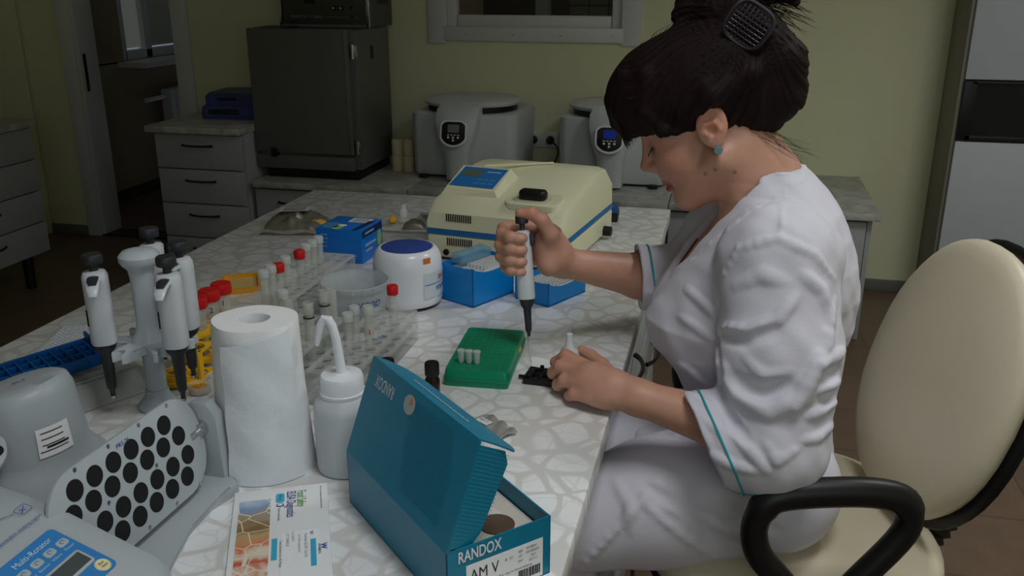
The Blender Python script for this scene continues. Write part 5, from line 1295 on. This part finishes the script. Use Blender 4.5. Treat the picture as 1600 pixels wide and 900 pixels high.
# torso stations: z, x front, x back, half width
ST = np.array([[.56, .0, .185, .185], [.60, -.0, .186, .188], [.66, -.022, .190, .186], [.72, -.032, .184, .172], [.78, -.040, .180, .158], [.82, -.062, .186, .156], [.86, -.096, .198, .163], [.90, -.102, .211, .170], [.95, -.078, .213, .172], [1.0, -.048, .204, .172], [1.04, -.020, .190, .160], [1.075, .0, .172, .128], [1.10, .010, .150, .092], [1.13, .020, .118, .062]])
def torso(inset, zlo, zhi, grow=0.):
    def fn(x, y, z):
        zz = np.clip(z, ST[0, 0], ST[-1, 0])
        a = np.interp(zz, ST[:, 0], ST[:, 1]); b = np.interp(zz, ST[:, 0], ST[:, 2]); w_ = np.interp(zz, ST[:, 0], ST[:, 3])
        cx = (a+b)/2; rx = (b-a)/2-inset; ry = w_-inset
        yy = y-1.405
        # breasts: two forward lobes rather than one keel
        ang = np.clip(np.abs(yy)/np.maximum(ry, 1e-3), 0, 1)
        lobe = .010*np.exp(-((zz-.895)/.06)**2)*(np.exp(-((np.abs(yy)-.075)/.05)**2)-.35*np.exp(-(yy/.03)**2))
        rxx = rx+np.where(x < cx, lobe*1.0, 0)
        q = (np.abs((x-cx)/rxx)**2.3+np.abs(yy/ry)**2.3)**(1/2.3)
        d = (q-1)*np.minimum(rx, ry)*.85
        return np.maximum(d, np.maximum(zlo-z, z-zhi))
    return fn

# ---------------- joints
SL, EL, WL = (.080, 1.250, 1.030), (.090, 1.172, .790), (-.098, 1.196, .828)
SR, ER, WR = (.035, 1.572, 1.025), (-.045, 1.565, .885), (-.252, 1.412, .955)

# ---------------- body
FB = Field((-.37, 1.08, .74), (.25, 1.70, 1.37), .0022)
FB.op(torso(.013, .80, 1.085), (-.11, 1.22, .80), (.22, 1.59, 1.085), .004)
FB.chain([(.006, 1.401, 1.195), (.022, 1.402, 1.155), (.056, 1.406, 1.108), (.080, 1.410, 1.03)], [.047, .049, .054, .07], .025)
FB.chain([(.01, 1.372, 1.145), (.035, 1.385, 1.09), (.03, 1.395, 1.045)], [.022, .022, .02], .03)  # neck muscle on the near side
# arms
FB.chain([SL, EL], [.052, .042], .02); FB.chain([EL, (.03, 1.178, .806), WL], [.041, .037, .0245], .012)
FB.chain([SR, ER], [.052, .042], .02); FB.chain([ER, (-.13, 1.506, .910), WR], [.043, .0385, .0225], .012)
# head
FB.ell(HD(.006, .052), (.094, .080, .071), HA, .02)
FB.ell(HD(.050, -.002), (.050, .066, .056), HA, .025)
FB.ell(HD(.046, -.058), (.043, .046, .042), HA, .02)
for s in (-1, 1):
    FB.cone(HD(.004, -.050, s*.050), HD(.068, -.096, s*.016), .019, .017, .022)
    FB.ell(HD(.060, -.028, s*.034), (.026, .028, .024), HA, .018)
    FB.ell(HD(.080, .032, s*.026), (.018, .012, .026), HA, .012)
    FB.ell(HD(.098, .004, s*.031), (.013, .012, .016), HA, .012, 'cut')
    FB.ell(HD(.0745, .003, s*.031), (.0145, .0125, .016), HA, .004)
    FB.cone(HD(.0865, -.002, s*.043), HD(.0895, -.002, s*.022), .0022, .0022, .003)  # lowered upper lid edge
FB.cone(HD(.092, .018), HD(.110, -.026), .0075, .0088, .010); FB.ell(HD(.1120, -.0295), (.0100, .0090, .0095), HA, .006)
for s in (-1, 1):
    FB.ell(HD(.1005, -.0345, s*.0105), (.0105, .0078, .0065), HA, .006); FB.ell(HD(.105, -.0418, s*.006), (.0045, .004, .003), HA, .003, 'cut')
FB.ell(HD(.0875, -.050), (.012, .012, .020), HA, .012)
FB.ell(HD(.0900, -.0615), (.0098, .0052, .020), HA, .004); FB.ell(HD(.0880, -.0735), (.0098, .0056, .018), HA, .004)
FB.cone(HD(.0975, -.0675, -.022), HD(.0975, -.0675, .022), .0016, .0016, .003, 'cut')
FB.ell(HD(.0745, -.0955), (.0170, .0150, .020), HA, .012); FB.ell(HD(.030, -.095), (.040, .016, .032), HA, .022)
# ears
for s in (-1, 1):
    ea = [hf*.96+hu*.28, hu*.96-hf*.28, hl*s]; ec = HD(-.006, .002, s*.0755)
    FB.ell(ec, (.0225, .0300, .0075), ea, .005); FB.ell(HD(-.004, -.021, s*.0745), (.0105, .0105, .0055), ea, .005)
    FB.ell(HD(-.007, .005, s*.0835), (.0155, .0215, .0058), ea, .003, 'cut')
    FB.chain([HD(.010, -.002, s*.0795), HD(.002, .008, s*.0805), HD(-.012, .006, s*.081), HD(-.016, -.006, s*.0805), HD(-.006, -.015, s*.079)], [.0030, .0028, .0032, .0032, .003], .004)
    FB.ell(HD(.0035, -.006, s*.080), (.0055, .006, .0055), HA, .003)   # tragus
    FB.ell(HD(-.0035, -.004, s*.082), (.0055, .0065, .006), HA, .003, 'cut')
# right hand: closed round the pipette, thumb on the plunger
def finger(F, pts, rad): F.chain(pts, rad, .0045)
PAX = np.array([-.302, 1.352])
FB.chain([WR, (-.262, 1.402, .978), (-.268, 1.396, 1.000)], [.0225, .024, .020], .02)
FB.ell((-.272, 1.392, .988), (.022, .020, .037), None, .015)
FB.chain([(-.258, 1.392, .965), (-.265, 1.380, .957)], [.021, .017], .015)
for zc, px_, r_ in ((1.017, -.338, .0098), (.998, -.341, .0100), (.979, -.340, .0096), (.962, -.333, .0086)):
    finger(FB, [(-.276, 1.402, zc-.004), (-.312, 1.396, zc), (px_, 1.372, zc), (px_+.004, 1.347, zc-.001), (-.318, 1.3325, zc-.002), (-.298, 1.3335, zc-.003)], [r_+.0012, r_+.0008, r_+.0004, r_, r_-.0006, r_-.0016])
finger(FB, [(-.258, 1.390, .985), (-.262, 1.374, 1.012), (-.274, 1.366, 1.036), (-.290, 1.362, 1.0475), (-.308, 1.359, 1.0475)], [.017, .0135, .0112, .0102, .0086])
# left hand: resting on the table edge, curled round the little bottle
FB.chain([WL, (-.135, 1.208, .834), (-.165, 1.222, .838)], [.0245, .025, .024], .015)
FB.ell((-.168, 1.224, .836), (.040, .030, .0225), [[-.93, .36, .05], [.36, .93, 0], [0, 0, 1]], .012)
FB.ell((-.150, 1.196, .826), (.034, .020, .020), [[-.95, .3, 0], [.3, .95, 0], [0, 0, 1]], .012)
LF = [((-0.178, 1.243, .846), (-0.214, 1.262, .853), (-0.231, 1.274, .836), (-0.216, 1.288, .824), .0096),
      ((-0.182, 1.226, .842), (-0.218, 1.243, .844), (-0.232, 1.256, .826), (-0.214, 1.268, .817), .0098),
      ((-0.176, 1.207, .834), (-0.209, 1.222, .831), (-0.221, 1.236, .816), (-0.201, 1.244, .811), .0092),
      ((-0.164, 1.190, .824), (-0.191, 1.201, .820), (-0.199, 1.213, .811), (-0.189, 1.219, .809), .0082)]
for a, b, c, d, r_ in LF: finger(FB, [a, b, c, d], [r_+.002, r_+.0006, r_-.0004, r_-.0018])
finger(FB, [(-.142, 1.238, .834), (-.160, 1.270, .840), (-.180, 1.294, .843), (-.197, 1.306, .846)], [.0155, .0115, .0100, .0082])
# nails: slight flats
for zc in (1.017, .998, .979, .962): FB.ell((-.303, 1.3255, zc-.003), (.0062, .0022, .0055), None, .0015, 'add')
def skin_tone(V_):
    n = len(V_); c = np.ones((n, 4)); base = np.array(srgb(202, 152, 128)[:3]); c[:, :3] = base
    def blend(w_, rgb): 
        c[:, :3] = c[:, :3]*(1-w_[:, None])+np.array(srgb(*rgb)[:3])*w_[:, None]
    def g(p, r): return np.exp(-np.sum((V_-np.array(p))**2, 1)/r**2)
    for s in (-1, 1):
        blend(.5*g(HD(.065, -.025, s*.05), .026), (208, 132, 112)); blend(.5*g(HD(-.006, .012, s*.078), .022), (214, 132, 110))
    blend(.4*g(HD(.115, -.030), .014), (206, 128, 110))
    hd = (V_-E0); F_, U_, L_2 = hd@hf, hd@hu, hd@hl
    lip = ((F_ > .082) & (U_ < -.0565) & (U_ > -.0785) & (np.abs(L_2) < .022)).astype(float)*np.clip(1-np.abs((U_+.0675)/.0112)**4, 0, 1); blend(.75*lip, (150, 66, 60))
    brow = np.exp(-((U_-.035-.05*np.abs(np.abs(L_2)-.03))/.0042)**2)*(np.abs(np.abs(L_2)-.03) < .022)*(F_ > .07); blend(.75*brow, (60, 42, 34))
    lash = np.exp(-((U_+.0025)/.0028)**2)*(np.abs(np.abs(L_2)-.0325) < .0125)*(F_ > .08); blend(.85*lash, (44, 30, 26))
    for f_, u_, l_ in ((.028, -.062, .0), (.012, -.06, 0), (-.012, -.075, 0)):   # moles on the near cheek and neck
        p = HD(f_, u_, .0); w_ = np.exp(-((F_-f_)**2+(U_-u_)**2)/.0024**2)*(L_2 > .02); blend(.8*w_, (84, 48, 38))
    for zc, dx in ((1.017, .0), (.998, .0), (.979, 0), (.962, 0)): blend(.55*g((-.302, 1.3245, zc-.003), .0065), (224, 176, 158))
    for a, b, c_, d, r_ in LF: blend(.35*g(b, .016), (206, 132, 112))
    blend(.35*g((-.34, 1.36, .99), .035), (212, 136, 114)); blend(.4*g((-.295, 1.36, 1.048), .02), (208, 128, 108))
    return c
def mat_skin():
    m = bpy.data.materials.new('skin'); m.use_nodes = True; nt = m.node_tree; N = nt.nodes; L = nt.links; b = N['Principled BSDF']
    b.inputs['Roughness'].default_value = .48; b.inputs['Subsurface Weight'].default_value = .12; b.inputs['Subsurface Radius'].default_value = (.010, .004, .002); b.inputs['Subsurface Scale'].default_value = 1
    at = N.new('ShaderNodeAttribute'); at.attribute_name = 'tone'; tc = N.new('ShaderNodeTexCoord'); n = N.new('ShaderNodeTexNoise'); n.inputs['Scale'].default_value = 70; n.inputs['Detail'].default_value = 4
    L.new(tc.outputs['Object'], n.inputs['Vector']); mp = N.new('ShaderNodeMapRange'); mp.inputs[3].default_value = .9; mp.inputs[4].default_value = 1.1; L.new(n.outputs['Fac'], mp.inputs[0])
    mx = N.new('ShaderNodeMix'); mx.data_type = 'RGBA'; mx.blend_type = 'MULTIPLY'; mx.inputs[0].default_value = 1; L.new(at.outputs['Color'], mx.inputs[6]); L.new(mp.outputs[0], mx.inputs[7]); L.new(mx.outputs[2], b.inputs['Base Color'])
    n2 = N.new('ShaderNodeTexNoise'); n2.inputs['Scale'].default_value = 420; L.new(tc.outputs['Object'], n2.inputs['Vector']); bp = N.new('ShaderNodeBump'); bp.inputs['Strength'].default_value = .12; bp.inputs['Distance'].default_value = .001
    L.new(n2.outputs['Fac'], bp.inputs['Height']); L.new(bp.outputs[0], b.inputs['Normal']); return m
person = sdf_obj('person', FB, mat_skin(), None, ORG_, 2, skin_tone)
tag(person, 'seated woman in a white lab tunic bending over the table, pipetting', 'person')
del FB

# ---------------- white tunic
CLOTH = mat('white cotton', (217, 215, 225), .85, var=.015, vscale=30, bump=.25, bscale=600)
FC = Field((-.22, 1.06, .58), (.27, 1.70, 1.15), .0025)
FC.op(torso(0., .655, 1.132), (-.12, 1.2, .655), (.22, 1.6, 1.132), .012)
# skirt of the tunic over the lap and behind
FC.ell((.01, 1.375, .692), (.125, .155, .030), None, .02); FC.cone((-.085, 1.285, .700), (-.02, 1.275, .72), .014, .030, .03)
FC.cone((-.045, 1.30, .688), (.06, 1.27, .70), .022, .045, .03); FC.ell((.125, 1.40, .65), (.082, .190, .075), None, .03)
# sleeves
CL = np.array((-.040, 1.165, .792)); CR = np.array((-.150, 1.490, .915))
FC.chain([SL, (.092, 1.205, .91), EL, CL], [.080, .081, .074, .062], .018)
FC.ell((.085, 1.262, 1.035), (.082, .062, .062), None, .02)
FC.chain([SR, ER, CR], [.075, .064, .054], .018)
# cut the sleeves flat at the cuffs
def cut_plane(p, d, rad):
    p = np.array(p); d = np.array(d)/np.linalg.norm(d)
    def fn(x, y, z):
        t_ = (x-p[0])*d[0]+(y-p[1])*d[1]+(z-p[2])*d[2]; rr = np.sqrt(np.maximum((x-p[0])**2+(y-p[1])**2+(z-p[2])**2-t_*t_, 0))
        return np.maximum(np.maximum(-t_, rr-rad), t_-.12)
    FC.op(fn, p-rad-.02, p+rad+.02, .002, 'cut')
dL = np.array(WL)-np.array(EL); dR = np.array(WR)-np.array(ER)
dLc = np.array((-.87, -.22, -.40)); dRc = np.array((-.97, -.23, -.10))
cL = np.array((-.004, 1.168, .795)); cut_plane(cL, dLc, .11); cR = np.array((-.132, 1.505, .912)); cut_plane(cR, dRc, .08)
# hollow cuffs round the forearms
FC.cone(cL+dL*.3, cL-dL*.14, .052, .044, .004, 'cut'); FC.cone(cR+dR*.3, cR-dR*.12, .043, .042, .003, 'cut')
# V neck and neck opening
def vneck(x, y, z):
    hw_ = np.interp(z, [.895, .93, 1.0, 1.06, 1.09, 1.2], [-.004, .017, .046, .064, .068, .069])
    return np.maximum(np.maximum(np.abs(y-1.403)-hw_, x-.050), .89-z)*.8
FC.op(vneck, (-.16, 1.32, .89), (.05, 1.48, 1.16), .004, 'cut')
FC.cone((.062, 1.405, 1.075), (.030, 1.402, 1.175), .052, .066, .004, 'cut')
# folds read off the cloth
for px, r, amp in (([(1124, 439), (1154, 388), (1216, 372), (1272, 398), (1303, 436)], .007, .0030), ([(1119, 513), (1170, 518), (1216, 498), (1243, 465)], .010, .0055),
                   ([(1126, 567), (1154, 620), (1206, 641), (1254, 620), (1280, 570)], .014, .0075), ([(1240, 650), (1262, 600), (1290, 540), (1306, 470)], .010, .004),
                   ([(1287, 570), (1306, 556), (1322, 545)], .008, .005), ([(1278, 610), (1296, 603), (1312, 596)], .008, .005), ([(1262, 650), (1285, 640), (1302, 628)], .008, .005), ([(1255, 690), (1280, 682), (1300, 665)], .008, .004),
                   ([(1073, 452), (1095, 470), (1117, 492)], .008, .004), ([(1062, 495), (1090, 512), (1115, 530)], .008, .003), ([(1132, 618), (1146, 640), (1160, 668)], .007, .004),
                   ([(1150, 680), (1172, 705), (1196, 735)], .008, .0045), ([(1104, 708), (1140, 724), (1180, 736)], .008, .004), ([(1195, 690), (1215, 720), (1250, 700)], .008, .003), ([(1100, 655), (1122, 672), (1130, 700)], .007, .003),
                   ([(1165, 560), (1195, 590), (1235, 580)], .010, .003), ([(1150, 445), (1190, 430), (1230, 440)], .012, .003), ([(1040, 560), (1075, 575), (1110, 610)], .009, .004), ([(1060, 600), (1085, 618), (1118, 640)], .009, .004),
                   ([(1222, 310), (1222, 345), (1220, 370)], .005, .0018), ([(1230, 308), (1270, 330), (1305, 372)], .005, .0018), ([(1255, 430), (1285, 455), (1300, 500)], .010, .004), ([(1270, 270), (1225, 300), (1165, 335), (1110, 380), (1050, 430)], .006, .0022)):
    stroke(FC, px, r, amp*1.15, r*.55)
for px, r, amp in (([(1128, 525), (1165, 532), (1210, 515)], .009, .003), ([(1140, 590), (1180, 612), (1230, 600)], .010, .0035), ([(1122, 470), (1120, 520), (1124, 600), (1140, 660)], .008, .004), ([(1290, 590), (1312, 578)], .007, .004), ([(1282, 628), (1305, 615)], .007, .004), ([(1140, 650), (1165, 690)], .007, .003)):
    stroke(FC, px, r, amp, r*.9, 'cut')
# slow cloth unevenness
ii = np.indices(FC.n).astype(np.float32); X_ = FC.lo[0]+FC.h*ii[0]; Y_ = FC.lo[1]+FC.h*ii[1]; Z_ = FC.lo[2]+FC.h*ii[2]
FC.f += .0014*np.sin(X_*58+Z_*41+2*np.sin(Y_*33))*np.sin(Y_*47-Z_*29+1.3*np.sin(X_*39)); FC.f += .0008*np.sin(X_*120+Y_*70)*np.sin(Z_*105+Y_*40)
del ii, X_, Y_, Z_
tunic = sdf_obj('tunic', FC, CLOTH, person, ORG_, 1)
PIPE = mat('turquoise piping', (40, 168, 172), .7)
def piping(pts, r=.0016):
    bm = B(); add_tube(bm, [Vector(p)-Vector(ORG_) for p in pts], r, 6); return obj('piping', bm, PIPE, tunic)
def cuff_ring(c, d, back, n=160):
    d = np.array(d)/np.linalg.norm(d); c = np.array(c)-d*back; e1 = np.cross(d, [0, 0, 1.]); e1 /= np.linalg.norm(e1); e2 = np.cross(d, e1); runs = [[]]
    for i in range(n+1):
        a_ = 2*math.pi*i/n; q = e1*math.cos(a_)+e2*math.sin(a_); s_ = np.arange(.040, .112, .001); v = FC.sample(c+q*s_[:, None]); ins = np.where(v < 0)[0]; p = None
        if len(ins):
            ex = np.where(v[ins[0]:] > 0)[0]
            if len(ex): p = c+q*(s_[ins[0]+ex[0]]+.0006)
        if p is None or (runs[-1] and np.linalg.norm(p-runs[-1][-1]) > .012): runs.append([])
        if p is not None: runs[-1].append(p)
    for r_ in runs:
        if len(r_) > 4:
            r_ = np.array(r_)
            for _ in range(2): r_[1:-1] = (r_[:-2]+2*r_[1:-1]+r_[2:])/4
            piping(list(r_))
cuff_ring(cL, dLc, .020); cuff_ring(cR, dRc, .020)
pk = [hit(FC, x, y) for x, y in ((1136, 762), (1150, 769), (1165, 772), (1182, 772))]; pk = [p for p in pk if p is not None]
if len(pk) > 2: piping(pk)
# undershirt edge in the V
# ---------------- trousers
FT = Field((-.42, 1.10, .06), (.27, 1.72, .74), .004)
for s, yh, yk in ((-1, 1.305, 1.195), (1, 1.485, 1.340)):
    FT.chain([(.110, yh, .648), (-.06, (yh+yk)/2, .630), (-.235, yk, .592)], [.102, .096, .076], .03)
    FT.chain([(-.235, yk, .600), (-.232, yk, .40), (-.215, yk, .135)], [.068, .062, .056], .012)
FT.ell((.120, 1.402, .640), (.085, .185, .090), None, .03)
for px, r, amp, md in (([(905, 890), (950, 838), (1000, 785), (1030, 750)], .008, .004, 'add'), ([(1005, 786), (1060, 832), (1135, 885)], .007, .003, 'add'), ([(1091, 800), (1130, 822), (1172, 842)], .010, .005, 'add'), ([(1040, 790), (1075, 800), (1100, 830)], .010, .004, 'add'), ([(960, 750), (985, 790), (985, 830)], .010, .003, 'add'),
                       ([(1010, 760), (1060, 790), (1120, 850)], .009, .003, 'cut'), ([(1120, 790), (1170, 812), (1215, 830)], .010, .004, 'cut')):
    stroke(FT, px, r, amp*1.4, r*.6, md)
sdf_obj('trousers', FT, CLOTH, person, ORG_, 2)
for yk in (1.195, 1.340):
    bm = B(); rings = []
    for x, w_, h_ in ((.055, .030, .05), (.03, .036, .065), (-.02, .038, .062), (-.08, .042, .05), (-.13, .044, .04), (-.165, .036, .03), (-.18, .015, .018)):
        rings.append([Vector((x, w_*math.cos(q), h_/2*(1+math.sin(q))*(1 if True else 1))) for q in [2*math.pi*k/20 for k in range(20)]])
    add_loft(bm, rings); obj('shoe', bm, mat('white shoe', (200, 200, 198), .5), person, Vector((-.225, yk, .012))-Vector(ORG_), smooth=60)
# dark red undershirt inside the V
FU = Field((-.14, 1.30, .84), (.12, 1.52, 1.10), .003)
FU.op(torso(.0105, .86, 1.0), (-.11, 1.3, .86), (.12, 1.52, 1.0), .003)
FU.op(lambda x, y, z: np.maximum(np.abs(y-1.403)-np.interp(z, [.9, 1.06, 1.1], [.0, .045, .055]), 1.0*(.945-z)), (-.2, 1.3, .94), (.1, 1.5, 1.1), .004, 'cut')
FU.op(lambda x, y, z: x-.02, (-.14, 1.3, .84), (.3, 1.52, 1.1), .003, 'add') if False else None
sdf_obj('undershirt', FU, mat('dark red knit', (112, 34, 38), .8), person, ORG_, 1)
# ---------------- hair
HAIR = bpy.data.materials.new('dark brown hair'); HAIR.use_nodes = True
nt = HAIR.node_tree; N = nt.nodes; L = nt.links; b = N['Principled BSDF']; b.inputs['Roughness'].default_value = .55; b.inputs['Specular IOR Level'].default_value = .12
tc = N.new('ShaderNodeTexCoord'); mpg = N.new('ShaderNodeMapping'); mpg.inputs['Scale'].default_value = (9, 2.5, 1); ath = N.new('ShaderNodeAttribute'); ath.attribute_name = 'tone'; L.new(ath.outputs['Vector'], mpg.inputs[0])
nz = N.new('ShaderNodeTexNoise'); nz.inputs['Scale'].default_value = 1; nz.inputs['Detail'].default_value = 5; L.new(mpg.outputs[0], nz.inputs['Vector'])
cr = N.new('ShaderNodeValToRGB'); cr.color_ramp.elements[0].color = srgb(13, 9, 9); cr.color_ramp.elements[1].color = srgb(42, 28, 25); L.new(nz.outputs['Fac'], cr.inputs[0]); L.new(cr.outputs[0], b.inputs['Base Color'])
bp = N.new('ShaderNodeBump'); bp.inputs['Strength'].default_value = .6; bp.inputs['Distance'].default_value = .003; L.new(nz.outputs['Fac'], bp.inputs['Height']); L.new(bp.outputs[0], b.inputs['Normal'])
FH = Field((-.21, 1.29, 1.12), (.13, 1.52, 1.40), .0025)
FH.ell(HD(.000, .058), (.106, .090, .084), HA, .02); FH.ell(HD(.056, .062), (.074, .078, .076), HA, .02); FH.ell(HD(.088, .066), (.045, .050, .062), HA, .02)
FH.ell(HD(-.078, .022), (.056, .060, .064), HA, .03); FH.ell(HD(-.060, .085), (.060, .050, .060), HA, .03); FH.ell(HD(-.075, -.012), (.040, .036, .050), HA, .02)
# free the face, the ears and the neck
FH.ell(HD(.080, -.062), (.080, .088, .13), HA, .012, 'cut'); FH.ell(HD(.102, -.010), (.024, .034, .09), HA, .008, 'cut')
FH.ell(HD(.020, -.040), (.034, .046, .14), HA, .010, 'cut'); FH.ell(HD(-.008, -.006, .10), (.024, .036, .050), HA, .008, 'cut'); FH.ell(HD(-.008, -.006, -.10), (.024, .036, .050), HA, .008, 'cut')
FH.cone(HD(-.028, -.085), HD(-.012, -.040), .050, .034, .01, 'cut')
# bangs hanging in front of the forehead
for l_ in np.linspace(-.052, .052, 15):
    e = 1-(abs(l_)/.07)**2; FH.chain([HD(.088, .112, l_*.8), HD(.118*e+.006, .084, l_), HD(.131*e-.0, .050, l_), HD(.128*e-.002, .026+.004*math.sin(l_*300), l_*1.05)], [.012, .010, .0075, .003], .006)
for l_, s in ((.066, 1), (-.066, -1)):    # side locks before the ear
    FH.chain([HD(.055, .10, l_*.9), HD(.075, .055, l_*1.0), HD(.062, .022, l_*1.04), HD(.040, .010, l_*1.06)], [.014, .012, .009, .004], .008)
FH.chain([HD(.022, .035, .074), HD(-.02, .045, .084), HD(-.075, .050, .066), HD(-.112, .060, .02)], [.014, .015, .016, .02], .012)
# twist up to the clip and the loose tail over it
FH.chain([HD(-.115, .0, .02), HD(-.125, .045, .022), HD(-.108, .090, .018), HD(-.085, .128, .01)], [.030, .030, .030, .026], .02)
FH.chain([HD(-.085, .128, .01), HD(-.060, .158, .0), HD(-.030, .168, -.004), HD(-.010, .160, 0)], [.026, .022, .017, .010], .015)
FH.chain([HD(-.088, .130, .0), HD(-.115, .150, .0), HD(-.150, .140, .004), HD(-.168, .112, .008)], [.024, .022, .016, .006], .012)
ii = np.indices(FH.n).astype(np.float32); X_ = FH.lo[0]+FH.h*ii[0]-E0[0]; Y_ = FH.lo[1]+FH.h*ii[1]-E0[1]; Z_ = FH.lo[2]+FH.h*ii[2]-E0[2]
f__ = X_*hf[0]+Z_*hf[2]; u__ = X_*hu[0]+Z_*hu[2]; del X_, Z_, ii
def strandc(f_, u_, y_):
    a_ = np.arctan2(u_-.125, f_+.115)+.10*np.sin(f_*30+y_*20); w_ = 1/(1+np.exp(-(f_-.085)/.010))
    return (1-w_)*(a_*9+y_*10)+w_*(y_*95+3)
sc_ = strandc(f__, u__, Y_)
FH.f += .0011*np.sin(sc_*7+1.5*np.sin(sc_*2.3))+.0007*np.sin(sc_*17+2)
del sc_, f__, u__, Y_
def hair_tone(V_):
    hd = V_-E0; f_, u_ = hd@hf, hd@hu; c = np.ones((len(V_), 4)); c[:, 0] = strandc(f_, u_, hd[:, 1]); c[:, 1] = np.hypot(f_+.115, u_-.125)*4; c[:, 2] = 0; return c
hair = sdf_obj('hair', FH, HAIR, person, ORG_, 1, hair_tone)
# loose strands as one piece
rs = random.Random(11); bm = B()
def strand(p, q, bend, r=.0005):
    p = Vector(p)-Vector(ORG_); q = Vector(q)-Vector(ORG_); m_ = (p+q)/2+Vector(bend); add_tube(bm, [p.lerp(m_, 0)*(1-u)**2+m_*2*u*(1-u)+q*u*u for u in (0, .2, .4, .6, .8, 1)], [r, r, r, r*.9, r*.7, r*.3], 4)
for k in range(90):   # tail ends over the clip
    a_ = rs.uniform(-1, 1); p = HD(-.10+.02*a_, .14+rs.uniform(-.012, .012), rs.uniform(-.02, .02)); q = HD(-.155-.03*rs.random(), .155-.09*rs.random(), rs.uniform(-.03, .03)); strand(p, q, (rs.uniform(-.005, .01), 0, rs.uniform(.0, .02)), .0006)
for k in range(50):
    p = HD(-.07, .15, rs.uniform(-.015, .015)); q = HD(-.02-.04*rs.random(), .185-.03*rs.random(), rs.uniform(-.03, .03)); strand(p, q, (0, 0, .01), .0006)
for k in range(24):   # nape and flyaways
    p = HD(-.075+.03*rs.random(), -.03, .045*rs.uniform(.2, 1.1)); q = HD(-.10-.03*rs.random(), -.075-.03*rs.random(), .05*rs.uniform(.2, 1.1)); strand(p, q, (.012*rs.random(), 0, -.01), .00022)
for k in range(60):
    t_ = rs.uniform(0, math.pi); p = HD(.02+.10*math.cos(t_), .06+.085*math.sin(t_), rs.uniform(-.05, .05)); q = np.array(p)+hf*(.02*math.cos(t_)-.01)+hu*.014*math.sin(t_)+np.array([.012, 0, 0]); strand(p, q, (0, 0, .006), .00025)
for k in range(70):   # fringe ends
    l_ = rs.uniform(-.05, .052); p = HD(.122-.4*abs(l_)**1.5, .06, l_); q = HD(.128-.5*abs(l_)**1.5-.008*rs.random(), .018-.012*rs.random(), l_*1.05); strand(p, q, (-.004, 0, 0), .0006)
o = obj('stray_strands', bm, HAIR, hair); o['kind'] = 'stuff'
bm = B()
for s in (-1, 1):
    for k in range(13):
        l_ = s*(.021+.0017*k); p = Vector(HD(.0895, -.0035, l_))-Vector(ORG_); q = Vector(HD(.0985, -.0115, l_*1.03))-Vector(ORG_); m_ = Vector(HD(.0965, -.0075, l_*1.01))-Vector(ORG_)
        add_tube(bm, [p, m_, q], [.0007, .0006, .0002], 4)
    add_tube(bm, [Vector(HD(.0885+.002*math.cos((k-6)/6), -.0025, s*(.020+.0019*k)))-Vector(ORG_) for k in range(13)], .0013, 5)
obj('eyelashes', bm, mat('lash black', (20, 14, 13), .6), person)
# latticed claw clip
CLIP = mat('dark grey clip', (44, 40, 46), .4); bm = B()
cc = HD(-.098, .112, .058); ax = (hf*.55+hu*.83); ay = np.cross(hl, ax)
for i in range(9): 
    v_2 = -.024+.006*i; add_tube(bm, [Vector(cc+ax*(-.026+.052*j/6)+ay*v_2+hl*(.010*math.cos((v_2/.026)*1.2)+.002*math.sin(j))-np.array(ORG_)) for j in range(7)], .0011, 5)
for j in range(9):
    w_ = -.026+.0065*j; add_tube(bm, [Vector(cc+ax*w_+ay*(-.024+.048*i/6)+hl*(.010*math.cos(((-.024+.048*i/6)/.026)*1.2))-np.array(ORG_)) for i in range(7)], .0011, 5)
rim = [cc+ax*.030*math.copysign(abs(math.cos(a_))**.6, math.cos(a_))+ay*.028*math.copysign(abs(math.sin(a_))**.6, math.sin(a_))+hl*(.010*math.cos(math.sin(a_)*1.2)) for a_ in np.linspace(0, 2*math.pi, 28, endpoint=False)]
add_tube(bm, [Vector(p-np.array(ORG_)) for p in rim], .0028, 8, closed=True); obj('hair_clip', bm, CLIP, person)
# earring
bm = B(); add_lathe(bm, [(.0, 0), (.0060, .0005), (.0062, .002), (.0048, .0045), (0, .0055)], 16, M=frame(HD(-.003, -.033, .0805)-np.array(ORG_), hf, hu)); er = obj('earring', bm, mat('blue grey stone', (110, 140, 150), .15, spec=.8), person)
# ---------------- held things
pa = Vector((-.2845, 1.323, .8515)); pb = Vector((-.3075, 1.364, 1.047)); dq = (pb-pa).normalized()
xx_ = Vector((-1, 0, 0)); xx_ = (xx_-dq*xx_.dot(dq)).normalized(); yy_ = dq.cross(xx_)
pm = Matrix((xx_, yy_, dq)).transposed().to_euler()
pipette('pipette held upright in the woman’s hand above the black holder', pa, tuple(pm), True, None, .96, .0605)
t = thing('dropper_bottle', 'small white dropper bottle held in the woman’s fingers on the table', 'bottle', (-.2130, 1.2905, ZT+.001), rot=(R(4), 0, 0))
bm = B(); add_lathe(bm, [(0, 0), (.0135, 0), (.0148, .002), (.0148, .046), (.0135, .052), (.0080, .057), (.0070, .063), (.0060, .065), (.0048, .080), (0, .0805)], 24); obj('bottle', bm, mat('milky white', (226, 230, 232), .35, alpha=.92), t)
cyl_patch('sticker', .026, .014, 0, 0, .0150, R(-35), .041, PAPER, t); cyl_text('Bonus', .0065, 0, 0, .0152, R(-25), .041, INK, t, bold=True)
